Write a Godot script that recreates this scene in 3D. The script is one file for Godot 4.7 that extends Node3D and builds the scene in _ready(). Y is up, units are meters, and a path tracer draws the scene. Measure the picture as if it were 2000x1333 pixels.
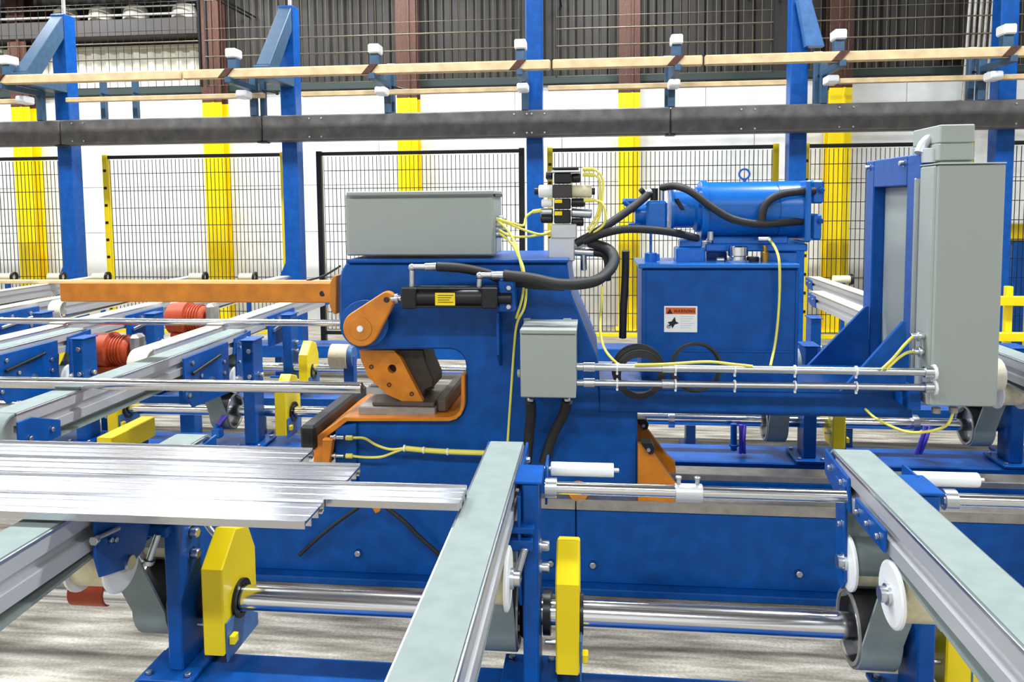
extends Node3D

# ------------------------------------------------------------------ mesh builder
class Mb:
	var v := PackedVector3Array()
	var n := PackedVector3Array()
	var u := PackedVector2Array()
	func tri(a: Vector3, b: Vector3, c: Vector3, na: Vector3, nb: Vector3, nc: Vector3) -> void:
		var cr := (b - a).cross(c - a)
		if cr.length_squared() < 1e-16:
			return
		if cr.dot(na + nb + nc) > 0.0:
			v.append_array([a, c, b]); n.append_array([na, nc, nb])
		else:
			v.append_array([a, b, c]); n.append_array([na, nb, nc])
	func ftri(a: Vector3, b: Vector3, c: Vector3, out: Vector3) -> void:
		var k := (b - a).cross(c - a).normalized()
		if k.dot(out) < 0.0:
			k = -k
		tri(a, b, c, k, k, k)
	func fquad(a: Vector3, b: Vector3, c: Vector3, d: Vector3, out: Vector3) -> void:
		ftri(a, b, c, out); ftri(a, c, d, out)
	func box(a: Vector3, b: Vector3, ch := 0.003) -> Mb:
		var lo := Vector3(minf(a.x, b.x), minf(a.y, b.y), minf(a.z, b.z))
		var hi := Vector3(maxf(a.x, b.x), maxf(a.y, b.y), maxf(a.z, b.z))
		var d := hi - lo
		var c := minf(ch, minf(d.x, minf(d.y, d.z)) * 0.3)
		var m := (lo + hi) * 0.5
		var h := d * 0.5
		var i := h - Vector3(c, c, c)
		for ax in 3:
			var p := (ax + 1) % 3
			var q := (ax + 2) % 3
			for s: float in [-1.0, 1.0]:
				var f: Array[Vector3] = []
				for k: Array in [[-1, -1], [1, -1], [1, 1], [-1, 1]]:
					var e := Vector3.ZERO
					e[ax] = s * h[ax]; e[p] = k[0] * i[p]; e[q] = k[1] * i[q]
					f.append(m + e)
				var nn := Vector3.ZERO
				nn[ax] = s
				fquad(f[0], f[1], f[2], f[3], nn)
			for s: float in [-1.0, 1.0]:
				for t: float in [-1.0, 1.0]:
					var w: Array[Vector3] = []
					for k: Array in [[-1, 0], [1, 0], [1, 1], [-1, 1]]:
						var e := Vector3.ZERO
						e[ax] = k[0] * i[ax]
						e[p] = s * (h[p] if k[1] == 0 else i[p]); e[q] = t * (i[q] if k[1] == 0 else h[q])
						w.append(m + e)
					var nn := Vector3.ZERO
					nn[p] = s; nn[q] = t
					fquad(w[0], w[1], w[2], w[3], nn)
		for s: float in [-1.0, 1.0]:
			for t: float in [-1.0, 1.0]:
				for r: float in [-1.0, 1.0]:
					var g := Vector3(s, t, r)
					ftri(m + g * Vector3(h.x, i.y, i.z), m + g * Vector3(i.x, h.y, i.z), m + g * Vector3(i.x, i.y, h.z), g)
		return self
	func at(p: Vector2, ax: int, d: float) -> Vector3:
		return Vector3(d, p.y, p.x) if ax == 0 else Vector3(p.x, d, p.y) if ax == 1 else Vector3(p.x, p.y, d)
	# a flat outline given a thickness along one axis (0: outline in z,y; 1: in x,z; 2: in x,y), edges chamfered
	func prism(pl: Array, ax: int, d0: float, d1: float, ch := 0.003) -> Mb:
		var p := PackedVector2Array(pl)
		if Geometry2D.is_polygon_clockwise(p):
			p.reverse()
		var k := p.size()
		var ins := PackedVector2Array()
		for j in k:
			var e0 := (p[j] - p[(j + k - 1) % k]).normalized()
			var e1 := (p[(j + 1) % k] - p[j]).normalized()
			var n0 := Vector2(-e0.y, e0.x)
			var n1 := Vector2(-e1.y, e1.x)
			var b := n0 + n1
			var den := maxf(0.35, 1.0 + n0.dot(n1))
			ins.append(p[j] + b * (ch / den))
		var lo := minf(d0, d1)
		var hi := maxf(d0, d1)
		var sgn := Vector3.ZERO
		sgn[ax] = 1.0
		var tr := Geometry2D.triangulate_polygon(ins)
		for t in range(0, tr.size(), 3):
			ftri(at(ins[tr[t]], ax, hi), at(ins[tr[t + 1]], ax, hi), at(ins[tr[t + 2]], ax, hi), sgn)
			ftri(at(ins[tr[t]], ax, lo), at(ins[tr[t + 1]], ax, lo), at(ins[tr[t + 2]], ax, lo), -sgn)
		for j in k:
			var a := p[j]
			var b := p[(j + 1) % k]
			var e := (b - a).normalized()
			var o2 := Vector2(e.y, -e.x)
			var o := at(o2, ax, 0.0)
			fquad(at(a, ax, lo + ch), at(b, ax, lo + ch), at(b, ax, hi - ch), at(a, ax, hi - ch), o)
			if ch > 0.0:
				var ia := ins[j]
				var ib := ins[(j + 1) % k]
				fquad(at(a, ax, hi - ch), at(b, ax, hi - ch), at(ib, ax, hi), at(ia, ax, hi), o + sgn)
				fquad(at(a, ax, lo + ch), at(b, ax, lo + ch), at(ib, ax, lo), at(ia, ax, lo), o - sgn)
		return self
	# turned shape: rings [distance along the axis, radius] from p in direction d
	func lathe(p: Vector3, d: Vector3, rings: Array, seg := 24) -> Mb:
		d = d.normalized()
		var x := d.cross(Vector3.UP if absf(d.y) < 0.9 else Vector3.RIGHT).normalized()
		var y := d.cross(x)
		for j in rings.size() - 1:
			var r0: Array = rings[j]
			var r1: Array = rings[j + 1]
			var sl := Vector2(r1[1] - r0[1], r1[0] - r0[0])
			for s in seg:
				var a0 := TAU * s / seg
				var a1 := TAU * (s + 1) / seg
				var c0 := x * cos(a0) + y * sin(a0)
				var c1 := x * cos(a1) + y * sin(a1)
				var n0 := (c0 * sl.y - d * sl.x).normalized()
				var n1 := (c1 * sl.y - d * sl.x).normalized()
				var q0: Vector3 = p + d * r0[0]
				var q1: Vector3 = p + d * r1[0]
				tri(q0 + c0 * r0[1], q0 + c1 * r0[1], q1 + c1 * r1[1], n0, n1, n1)
				tri(q0 + c0 * r0[1], q1 + c1 * r1[1], q1 + c0 * r1[1], n0, n1, n0)
		return self
	func rod(a: Vector3, b: Vector3, r: float, seg := 16, ch := 0.0015) -> Mb:
		var l := a.distance_to(b)
		var c := minf(ch, minf(r, l) * 0.3)
		return lathe(a, b - a, [[0, 0], [0, r - c], [c, r], [l - c, r], [l, r - c], [l, 0]], seg)
	func ring(p: Vector3, d: Vector3, r0: float, r1: float, t: float, seg := 28) -> Mb:
		return lathe(p - d.normalized() * t * 0.5, d, [[0, r0], [0, r1], [t, r1], [t, r0], [0, r0]], seg)
	func hexa(p: Vector3, d: Vector3, r: float, t: float) -> Mb:
		return lathe(p, d, [[0, r], [t * 0.85, r], [t, r * 0.85], [t, 0]], 6)
	func ball(p: Vector3, r: float, seg := 12) -> Mb:
		var rr := []
		for j in 9:
			rr.append([r - r * cos(PI * j / 8.0), r * sin(PI * j / 8.0)])
		return lathe(p - Vector3(0, r, 0), Vector3.UP, rr, seg)
	# a round hose or cable through the points, smoothed
	func tube(pl: Array, r: float, seg := 8, sub := 6) -> Mb:
		var c := Curve3D.new()
		for j in pl.size():
			var a: Vector3 = pl[maxi(j - 1, 0)]
			var b: Vector3 = pl[mini(j + 1, pl.size() - 1)]
			var t := (b - a) / 6.0
			c.add_point(pl[j], -t, t)
		var q: Array[Vector3] = []
		for j in pl.size() - 1:
			for s in sub:
				q.append(c.sample(j, float(s) / sub))
		q.append(pl[-1])
		var up := Vector3(0.31, 0.87, 0.38)
		var rings := []
		for j in q.size():
			var d := (q[mini(j + 1, q.size() - 1)] - q[maxi(j - 1, 0)]).normalized()
			var x := (up - d * up.dot(d)).normalized()
			up = x
			var y := d.cross(x)
			var ro := []
			for s in seg:
				ro.append(x * cos(TAU * s / seg) + y * sin(TAU * s / seg))
			rings.append(ro)
		for j in q.size() - 1:
			for s in seg:
				var e := (s + 1) % seg
				var a0: Vector3 = rings[j][s]
				var a1: Vector3 = rings[j][e]
				var b0: Vector3 = rings[j + 1][s]
				var b1: Vector3 = rings[j + 1][e]
				tri(q[j] + a0 * r, q[j] + a1 * r, q[j + 1] + b1 * r, a0, a1, b1)
				tri(q[j] + a0 * r, q[j + 1] + b1 * r, q[j + 1] + b0 * r, a0, b1, b0)
		for s in seg:
			var e := (s + 1) % seg
			ftri(q[0], q[0] + rings[0][s] * r, q[0] + rings[0][e] * r, q[0] - q[1])
			var z := q.size() - 1
			ftri(q[z], q[z] + rings[z][s] * r, q[z] + rings[z][e] * r, q[z] - q[z - 1])
		return self
	# a flat belt along a path of (z, y) points
	func ribbon(path: Array, x0: float, x1: float, t: float) -> Mb:
		var k := path.size()
		var o: Array[Vector2] = []
		for j in k:
			var e: Vector2 = (path[mini(j + 1, k - 1)] - path[maxi(j - 1, 0)]).normalized()
			o.append(Vector2(-e.y, e.x) * t * 0.5)
		for j in k - 1:
			var a: Vector2 = path[j]
			var b: Vector2 = path[j + 1]
			for s: float in [-1.0, 1.0]:
				var a2 := a + o[j] * s
				var b2 := b + o[j + 1] * s
				var na := Vector3(0, o[j].y, o[j].x).normalized() * s
				var nb := Vector3(0, o[j + 1].y, o[j + 1].x).normalized() * s
				tri(Vector3(x0, a2.y, a2.x), Vector3(x1, a2.y, a2.x), Vector3(x1, b2.y, b2.x), na, na, nb)
				tri(Vector3(x0, a2.y, a2.x), Vector3(x1, b2.y, b2.x), Vector3(x0, b2.y, b2.x), na, nb, nb)
			for x: float in [x0, x1]:
				var a3 := a + o[j]
				var a4 := a - o[j]
				var b3 := b + o[j + 1]
				var b4 := b - o[j + 1]
				fquad(Vector3(x, a3.y, a3.x), Vector3(x, a4.y, a4.x), Vector3(x, b4.y, b4.x), Vector3(x, b3.y, b3.x), Vector3(x - (x0 + x1) * 0.5, 0, 0))
		return self
	# a plate with one round hole
	func holed(pl: Array, ax: int, d0: float, d1: float, c: Vector2, r: float) -> Mb:
		var p := PackedVector2Array(pl)
		if Geometry2D.is_polygon_clockwise(p):
			p.reverse()
		var best := 0
		for j in p.size():
			if p[j].distance_to(c) < p[best].distance_to(c):
				best = j
		var a0 := (p[best] - c).angle()
		var q := PackedVector2Array()
		for j in p.size():
			q.append(p[(best + j) % p.size()])
		q.append(p[best] + (p[(best + p.size() - 1) % p.size()] - p[best]).normalized() * 0.0004)
		for j in 24:
			var a := a0 - 0.02 - (TAU - 0.04) * j / 23.0
			q.append(c + Vector2(cos(a), sin(a)) * r)
		return prism(Array(q), ax, d0, d1, 0.0)
	func done() -> ArrayMesh:
		var ar := []
		ar.resize(Mesh.ARRAY_MAX)
		ar[Mesh.ARRAY_VERTEX] = v
		ar[Mesh.ARRAY_NORMAL] = n
		if u.size() == v.size():
			ar[Mesh.ARRAY_TEX_UV] = u
		var am := ArrayMesh.new()
		am.add_surface_from_arrays(Mesh.PRIMITIVE_TRIANGLES, ar)
		return am

func arc(c: Vector2, r: float, a0: float, a1: float, k := 10) -> Array:
	var o := []
	for j in k + 1:
		var a := deg_to_rad(lerpf(a0, a1, float(j) / k))
		o.append(c + Vector2(cos(a), sin(a)) * r)
	return o

# ------------------------------------------------------------------ things and parts
var taken := {}
func numbered(s: String) -> String:
	if not taken.has(s):
		taken[s] = 0
		return s
	taken[s] += 1
	return "%s_%03d" % [s, taken[s]]
func tag(o: Node, label: String, category := "", group := "", kind := "") -> void:
	if label: o.set_meta("label", label)
	if category: o.set_meta("category", category)
	if group: o.set_meta("group", group)
	if kind: o.set_meta("kind", kind)
# the root of a thing at its base; parts are shaped in room coordinates
func thing(called: String, label: String, category: String, base: Vector3, group := "") -> Node3D:
	var o := Node3D.new()
	o.name = numbered(called)
	add_child(o)
	o.position = base
	tag(o, label, category, group)
	return o
func part(root: Node3D, called: String, m: Mb, mat: Material, label := "") -> MeshInstance3D:
	var o := MeshInstance3D.new()
	o.name = called
	o.mesh = m.done()
	o.material_override = mat
	root.add_child(o, true)
	if root.get_parent() == self and not root is MeshInstance3D:
		o.position = -root.position
	if label: o.set_meta("label", label)
	return o
func solo(called: String, m: Mb, mat: Material, label: String, category: String, group := "") -> MeshInstance3D:
	var o := MeshInstance3D.new()
	o.name = numbered(called)
	o.mesh = m.done()
	o.material_override = mat
	add_child(o)
	tag(o, label, category, group)
	return o
func struct(called: String, m: Mb, mat: Material, label: String) -> MeshInstance3D:
	var o := solo(called, m, mat, label, "")
	o.set_meta("kind", "structure")
	return o
func copy(o: Node3D, by: Vector3, label := "", group := "") -> Node3D:
	var c: Node3D = o.duplicate()
	var s := String(o.name)
	if s.length() > 4 and s.right(3).is_valid_int(): s = s.left(-4)
	c.name = numbered(s)
	add_child(c)
	c.position += by
	if label: c.set_meta("label", label)
	if group: c.set_meta("group", group)
	return c
func bolts(root: Node3D, spots: Array, d: Vector3, r := 0.009, t := 0.008, mat: Material = null) -> void:
	for p: Vector3 in spots:
		part(root, "bolt", B().lathe(p, d, [[0, r * 1.35], [t * 0.2, r * 1.35]], 14).hexa(p + d.normalized() * t * 0.2, d, r, t), mat if mat else zinc)
func B() -> Mb:
	return Mb.new()

# ------------------------------------------------------------------ materials
func tex(seed_: int, freq: float, lo: Color, hi: Color, oct := 4, size := 512, type := FastNoiseLite.TYPE_SIMPLEX_SMOOTH) -> NoiseTexture2D:
	var f := FastNoiseLite.new()
	f.seed = seed_
	f.noise_type = type
	f.frequency = freq
	f.fractal_octaves = oct
	var g := Gradient.new()
	g.set_color(0, lo); g.set_color(1, hi)
	var t := NoiseTexture2D.new()
	t.width = size; t.height = size
	t.seamless = true
	t.noise = f
	t.color_ramp = g
	return t
func bump(seed_: int, freq: float, strength: float, size := 512) -> NoiseTexture2D:
	var t := tex(seed_, freq, Color.BLACK, Color.WHITE, 3, size)
	t.color_ramp = null
	t.as_normal_map = true
	t.bump_strength = strength
	return t
var grime: NoiseTexture2D
var speck: NoiseTexture2D
var ripple: NoiseTexture2D
func mat(c: Color, rough: float, metal := 0.0, mottle: Texture2D = null, sc := 1.5) -> StandardMaterial3D:
	var m := StandardMaterial3D.new()
	m.albedo_color = c
	m.roughness = rough
	m.metallic = metal
	if mottle:
		m.albedo_texture = mottle
		m.uv1_triplanar = true
		m.uv1_world_triplanar = true
		m.uv1_scale = Vector3(sc, sc, sc)
	return m
func c8(r: int, g: int, b: int) -> Color:
	return Color8(r, g, b)
var blue: StandardMaterial3D
var blue_pale: StandardMaterial3D
var blue_dusty: StandardMaterial3D
var blue_motor: StandardMaterial3D
var orange: StandardMaterial3D
var yellow: StandardMaterial3D
var enclosure_grey: StandardMaterial3D
var chrome: StandardMaterial3D
var zinc: StandardMaterial3D
var alu: StandardMaterial3D
var sheet_alu: StandardMaterial3D
var felt: StandardMaterial3D
var felt_cream: StandardMaterial3D
var white_plastic: StandardMaterial3D
var cream_plastic: StandardMaterial3D
var black_steel: StandardMaterial3D
var rubber: StandardMaterial3D
var cable_yellow: StandardMaterial3D
var beam_grey: StandardMaterial3D
var way_steel: StandardMaterial3D
var wood: StandardMaterial3D
var rust: StandardMaterial3D
var brass: StandardMaterial3D
var purple: StandardMaterial3D
var brown_steel: StandardMaterial3D
var wire_dark: StandardMaterial3D
var wire_pale: StandardMaterial3D
var motor_orange: StandardMaterial3D
var wall_white: StandardMaterial3D
var cladding_dark: StandardMaterial3D
var cladding_cream: StandardMaterial3D
var floor_mat: StandardMaterial3D
var roof_pale: StandardMaterial3D
var lamp_glow: StandardMaterial3D
func make_materials() -> void:
	grime = tex(3, 0.012, Color(0.82, 0.82, 0.82), Color(1, 1, 1))
	speck = tex(5, 0.06, Color(0.9, 0.9, 0.9), Color(1, 1, 1), 3)
	ripple = bump(8, 0.02, 0.6)
	blue = mat(c8(12, 86, 170), 0.34, 0.0, grime)
	blue.metallic_specular = 0.35
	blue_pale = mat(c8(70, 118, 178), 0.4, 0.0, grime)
	blue_dusty = mat(c8(54, 88, 118), 0.5, 0.0, grime)
	blue_motor = mat(c8(16, 108, 200), 0.26, 0.0, speck)
	orange = mat(c8(230, 138, 30), 0.38, 0.0, grime)
	yellow = mat(c8(248, 216, 6), 0.34)
	enclosure_grey = mat(c8(161, 166, 160), 0.5)
	chrome = mat(c8(225, 225, 228), 0.16, 1.0)
	zinc = mat(c8(205, 208, 212), 0.32, 1.0)
	alu = mat(c8(206, 206, 208), 0.42, 0.5)
	sheet_alu = mat(c8(208, 208, 213), 0.22, 1.0)
	sheet_alu.normal_enabled = true
	sheet_alu.normal_texture = bump(61, 0.03, 4.0)
	sheet_alu.normal_scale = 0.06
	sheet_alu.uv1_triplanar = true; sheet_alu.uv1_world_triplanar = true
	sheet_alu.uv1_scale = Vector3(0.25, 6.0, 6.0)
	felt = mat(c8(140, 150, 146), 0.9, 0.0, tex(11, 0.012, Color(0.9, 0.92, 0.92), Color(1, 1, 1), 4), 2.0)
	felt.rim_enabled = true; felt.rim = 0.3
	felt_cream = mat(c8(236, 228, 205), 0.85, 0.0, speck, 3.0)
	white_plastic = mat(c8(240, 240, 240), 0.4)
	cream_plastic = mat(c8(234, 222, 186), 0.5, 0.0, speck)
	black_steel = mat(c8(26, 26, 28), 0.38, 0.2)
	rubber = mat(c8(38, 36, 37), 0.55, 0.0, speck, 6.0)
	cable_yellow = mat(c8(236, 222, 96), 0.5)
	beam_grey = mat(c8(112, 108, 106), 0.5, 0.2, tex(21, 0.02, Color(0.72, 0.72, 0.74), Color(1, 1, 1), 5), 0.5)
	way_steel = mat(c8(190, 184, 176), 0.35, 0.6, grime, 2.0)
	wood = mat(c8(226, 196, 150), 0.6, 0.0, grime, 0.8)
	rust = mat(c8(92, 50, 32), 0.7, 0.0, tex(31, 0.05, Color(0.6, 0.6, 0.62), Color(1, 1, 1), 5), 1.2)
	brass = mat(c8(190, 142, 62), 0.35, 0.9)
	purple = mat(c8(96, 78, 200), 0.45)
	brown_steel = mat(c8(108, 92, 84), 0.45, 0.4, grime, 3.0)
	wire_dark = mat(c8(26, 26, 28), 0.5, 0.2)
	wire_pale = mat(c8(118, 108, 90), 0.5, 0.4)
	motor_orange = mat(c8(190, 70, 24), 0.5, 0.0, grime, 3.0)
	wall_white = mat(c8(244, 243, 240), 0.75, 0.0, tex(41, 0.015, Color(0.93, 0.93, 0.93), Color(1, 1, 1), 5), 0.4)
	cladding_dark = mat(c8(42, 35, 27), 0.6, 0.0, tex(43, 0.02, Color(0.7, 0.72, 0.7), Color(1, 1, 1), 4), 0.35)
	cladding_cream = mat(c8(226, 220, 200), 0.6, 0.0, grime, 0.6)
	floor_mat = mat(c8(232, 226, 216), 0.6)
	floor_mat.albedo_texture = tex(51, 0.016, Color(0.46, 0.44, 0.4), Color(1, 1, 0.99), 6, 1024)
	floor_mat.uv1_triplanar = true; floor_mat.uv1_world_triplanar = true
	floor_mat.uv1_scale = Vector3(0.13, 0.5, 1.0)
	floor_mat.detail_enabled = true
	floor_mat.detail_blend_mode = BaseMaterial3D.BLEND_MODE_MUL
	floor_mat.detail_albedo = tex(52, 0.09, Color(0.8, 0.78, 0.75), Color(1, 1, 1), 4)
	floor_mat.detail_uv_layer = BaseMaterial3D.DETAIL_UV_2
	floor_mat.uv2_triplanar = true; floor_mat.uv2_world_triplanar = true
	floor_mat.uv2_scale = Vector3(1.4, 1.4, 1.4)
	roof_pale = mat(c8(128, 126, 120), 0.8)
	lamp_glow = mat(Color.WHITE, 0.5)
	lamp_glow.emission_enabled = true; lamp_glow.emission = Color(0.96, 0.98, 1.0); lamp_glow.emission_energy_multiplier = 14.0

# ------------------------------------------------------------------ the scene
func _ready() -> void:
	# camera: a cropped frame, so the lens is shifted
	var cam := Camera3D.new()
	cam.name = "camera"
	add_child(cam)
	cam.near = 0.05; cam.far = 100.0
	cam.projection = Camera3D.PROJECTION_FRUSTUM
	var focal := 1510.3 / 1333.0
	cam.size = cam.near / focal
	cam.frustum_offset = Vector2(0, -155.4 / 1510.3 * cam.near)
	cam.transform = Transform3D(Basis(Vector3.UP, 0.105225) * Basis(Vector3.RIGHT, -0.075551) * Basis(Vector3.BACK, -0.00908), Vector3(0, 1.6, 0))
	cam.current = true
	var env := Environment.new()
	env.background_mode = Environment.BG_COLOR
	env.background_color = Color(0.05, 0.05, 0.05)
	env.tonemap_mode = Environment.TONE_MAPPER_LINEAR
	env.tonemap_exposure = 2.0
	env.sdfgi_enabled = true; env.ssao_enabled = true; env.ssil_enabled = true
	var we := WorldEnvironment.new()
	we.name = "environment"
	we.environment = env
	add_child(we)
	make_materials()
	lamps()
	room()
	fence_and_rack()
	far_tables()
	near_row()
	second_row()
	stretcher()
	power_unit()
	control_boxes()
	hoses_and_cables()

# the hall's lamps: rows of long fittings under the roof, each a glowing panel with a light of its size
func lamps() -> void:
	var k := 0
	for row: Array in [[-8.7, 4.7, 3.4, [-9.0, -6.8, -4.6, -2.4, 0.3]], [-4.2, 6.3, 13.0, [-8.0, -4.5, -1.0, 2.5, 6.0]], [2.6, 5.4, 7.5, [-7.0, -3.5, 0.0, 3.5]]]:
		for x: float in row[3]:
			var p := Vector3(x, row[1], row[0])
			var t := thing("bay_lamp", "long white high bay lamp hanging under the hall roof", "lamp", p, "high bay lamps")
			part(t, "housing", B().box(p + Vector3(-0.65, 0.02, -0.2), p + Vector3(0.65, 0.1, 0.2), 0.01), white_plastic)
			part(t, "diffuser", B().box(p + Vector3(-0.6, 0.0, -0.16), p + Vector3(0.6, 0.02, 0.16), 0.004), lamp_glow)
			for s: float in [-0.5, 0.5]:
				part(t, "hanger", B().rod(p + Vector3(s, 0.1, 0), p + Vector3(s, 7.0 - p.y, 0), 0.006, 6), zinc)
			var l := AreaLight3D.new()
			l.name = "lamp_light_%03d" % k
			k += 1
			l.area_size = Vector2(1.2, 0.32)
			l.light_color = Color(0.95, 0.98, 1.0)
			l.light_energy = row[2]
			l.area_range = 40.0
			l.shadow_enabled = true
			add_child(l)
			l.position = p + Vector3(0, -0.02, 0)
			l.rotation.x = -PI / 2

# floor, walls and roof of the hall
func room() -> void:
	struct("floor", B().box(Vector3(-13, -0.2, -10.4), Vector3(10, 0, 7)), floor_mat, "worn grey concrete factory floor with dark streaks")
	struct("ceiling", B().box(Vector3(-13, 7.0, -10.4), Vector3(10, 7.2, 7)), roof_pale, "pale roof of the factory hall")
	struct("wall_left", B().box(Vector3(-13.2, -0.2, -10.4), Vector3(-13, 7.2, 7)), wall_white, "white side wall of the hall")
	struct("wall_right", B().box(Vector3(10, -0.2, -10.4), Vector3(10.2, 7.2, 7)), wall_white, "white side wall of the hall past the control enclosure")
	struct("wall_front", B().box(Vector3(-13.2, -0.2, 7), Vector3(10.2, 7.2, 7.2)), wall_white, "white wall behind the viewer")
	var w := struct("wall_back", B().box(Vector3(-13.2, -0.2, -10.4), Vector3(10.2, 7.2, -10.04)), beam_grey, "back wall with white block panels below and brown corrugated cladding above")
	# white precast panels, joints open
	var y := 0.0
	for r in 5:
		var h := 0.62
		var x := -13.0 + (0.6 if r % 2 else 0.0)
		while x < 10.0:
			part(w, "panel", B().box(Vector3(x + 0.003, y + 0.003, -10.04), Vector3(minf(x + 2.4, 10.0) - 0.003, y + h - 0.003, -10.0), 0.004), wall_white)
			x += 2.4
		y += h
	part(w, "ledge", B().box(Vector3(-13, 3.1, -10.04), Vector3(10, 3.2, -9.93), 0.008), mat(c8(40, 52, 48), 0.6))
	# corrugated cladding in sheets of five ribs
	var sheet := B()
	for j in 5:
		var x0 := j * 0.2
		var pl := [Vector2(x0, 0), Vector2(x0 + 0.07, 0), Vector2(x0 + 0.1, 0.035), Vector2(x0 + 0.17, 0.035), Vector2(x0 + 0.2, 0)]
		for k in 4:
			var a: Vector2 = pl[k]
			var b: Vector2 = pl[k + 1]
			sheet.fquad(Vector3(a.x, 0, a.y), Vector3(b.x, 0, b.y), Vector3(b.x, 3.78, b.y), Vector3(a.x, 3.78, a.y), Vector3(-(b.y - a.y), 0, b.x - a.x))
	var sm := sheet.done()
	var low := B()
	for j in 5:
		var x0 := j * 0.2
		var pl := [Vector2(x0, 0), Vector2(x0 + 0.07, 0), Vector2(x0 + 0.1, 0.035), Vector2(x0 + 0.17, 0.035), Vector2(x0 + 0.2, 0)]
		for k in 4:
			var a: Vector2 = pl[k]
			var b: Vector2 = pl[k + 1]
			low.fquad(Vector3(a.x, 0, a.y), Vector3(b.x, 0, b.y), Vector3(b.x, 0.5, b.y), Vector3(a.x, 0.5, a.y), Vector3(-(b.y - a.y), 0, b.x - a.x))
	var lm := low.done()
	for j in 23:
		var o := MeshInstance3D.new()
		o.name = "cladding_sheet"
		o.mesh = sm
		o.material_override = cladding_dark
		w.add_child(o, true)
		o.position = Vector3(-13 + j, 3.21, -10.03)
	for x: float in [-8.0, -7.0, -6.0]:
		var o := MeshInstance3D.new()
		o.name = "cream_cladding_sheet"
		o.mesh = lm
		o.material_override = cladding_cream
		w.add_child(o, true)
		o.position = Vector3(x - 0.02 + 0.0, 3.2, -9.98)
	part(w, "cream_sheet_cap", B().box(Vector3(-8.02, 3.7, -10.0), Vector3(-5.02, 3.74, -9.9), 0.006), cladding_cream)
	# four pale round drums on a dark shelf above it
	var sh := solo("storage_shelf", B().box(Vector3(-8.1, 3.8, -10.0), Vector3(-5.05, 4.02, -9.62), 0.01), mat(c8(52, 46, 42), 0.6), "dark wall shelf carrying pale drums above the cream corrugated sheet", "shelf")
	part(sh, "shelf_rail", B().rod(Vector3(-8.1, 4.06, -9.6), Vector3(-5.05, 4.06, -9.6), 0.018, 8), way_steel)
	part(sh, "shelf_rail", B().rod(Vector3(-8.1, 4.16, -9.6), Vector3(-5.05, 4.16, -9.6), 0.012, 8), way_steel)
	for d: Array in [[-6.95, "pale drum on the dark wall shelf, beside the sloping blue brace"], [-6.45, "pale drum on the dark wall shelf, second from the blue brace"], [-5.97, "pale drum on the dark wall shelf, third from the blue brace"], [-5.3, "pale drum on the dark wall shelf, beside the brown column"]]:
		var dx: float = d[0]
		solo("drum", B().lathe(Vector3(dx, 4.02, -9.8), Vector3.UP, [[0, 0], [0, 0.15], [0.02, 0.16], [0.08, 0.16], [0.16, 0.14], [0.2, 0.1], [0.22, 0.0]], 20), cladding_cream, d[1], "drum", "pale drums on the wall shelf")
	solo("roof_beam", B().box(Vector3(-12, 4.3, -9.5), Vector3(-5.0, 4.5, -9.3), 0.01), way_steel, "pale horizontal beam above the wall shelf at the top of the picture", "beam")
	# yellow and brown wall columns
	var xs := [-7.57, -4.9, -2.33, 0.44, 2.92]
	var where := ["between the side edge of the picture and the braced blue post", "between the two braced blue posts", "behind the long grey enclosure", "behind the hydraulic valve stack", "beside the blue framed panel of the control enclosure"]
	for j in 5:
		var cx: float = xs[j]
		var t := thing("wall_column", "wall column painted yellow below and rusty brown above, " + where[j], "column", Vector3(cx, 0, -9.75), "yellow wall columns")
		for s: Array in [["painted_shaft", 0.0, 2.93, yellow], ["bare_shaft", 2.93, 7.0, rust]]:
			var y0: float = s[1]
			var y1: float = s[2]
			var m := B().box(Vector3(cx - 0.13, y0, -9.67), Vector3(cx + 0.13, y1, -9.65)).box(Vector3(cx - 0.13, y0, -9.85), Vector3(cx + 0.13, y1, -9.83)).box(Vector3(cx - 0.006, y0, -9.83), Vector3(cx + 0.006, y1, -9.67))
			m.box(Vector3(cx + 0.02, y0, -9.655), Vector3(cx + 0.05, y1, -9.62), 0.004)
			part(t, s[0], m, s[3])
		part(t, "base_plate", B().box(Vector3(cx - 0.17, 0, -9.89), Vector3(cx + 0.17, 0.02, -9.6)), yellow)
	# bundle of pale conduits on the wall
	var cx0: float = 4.251
	var t := thing("conduit_bundle", "six thin pale vertical conduits running up the dark cladding", "conduit", Vector3(cx0, 2.6, -9.5))
	for j in 6:
		var px: float = cx0 + j * 0.062
		part(t, "conduit", B().tube([Vector3(px - 0.03, 2.5, -9.5), Vector3(px, 3.4, -9.5), Vector3(px + 0.03, 4.3, -9.5), Vector3(px + 0.06, 6.0, -9.5)], 0.02, 8, 3), way_steel)
	part(t, "strut", B().box(Vector3(cx0 - 0.08, 3.3, -9.53), Vector3(cx0 + 0.42, 3.34, -9.99), 0.004), zinc)
	part(t, "strut", B().box(Vector3(cx0 - 0.08, 2.7, -9.53), Vector3(cx0 + 0.42, 2.74, -9.99), 0.004), zinc)
	# yellow barrier and blue machine glimpsed past the control enclosure
	var g := thing("guard_rail", "yellow safety barrier past the grey control enclosure", "barrier", Vector3(4.0, 0, -7.0))
	var bx: float = 3.327
	part(g, "rail", B().box(Vector3(bx - 0.1, 0.74, -6.6), Vector3(bx + 1.2, 0.815, -6.54), 0.005), yellow)
	part(g, "rail", B().box(Vector3(bx - 0.1, 0.45, -6.6), Vector3(bx + 1.2, 0.52, -6.54), 0.005), yellow)
	for s: float in [0.0, 0.16, 0.9]:
		part(g, "upright", B().box(Vector3(bx + s, 0, -6.66), Vector3(bx + s + 0.05, 0.89, -6.6), 0.005), yellow)
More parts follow.
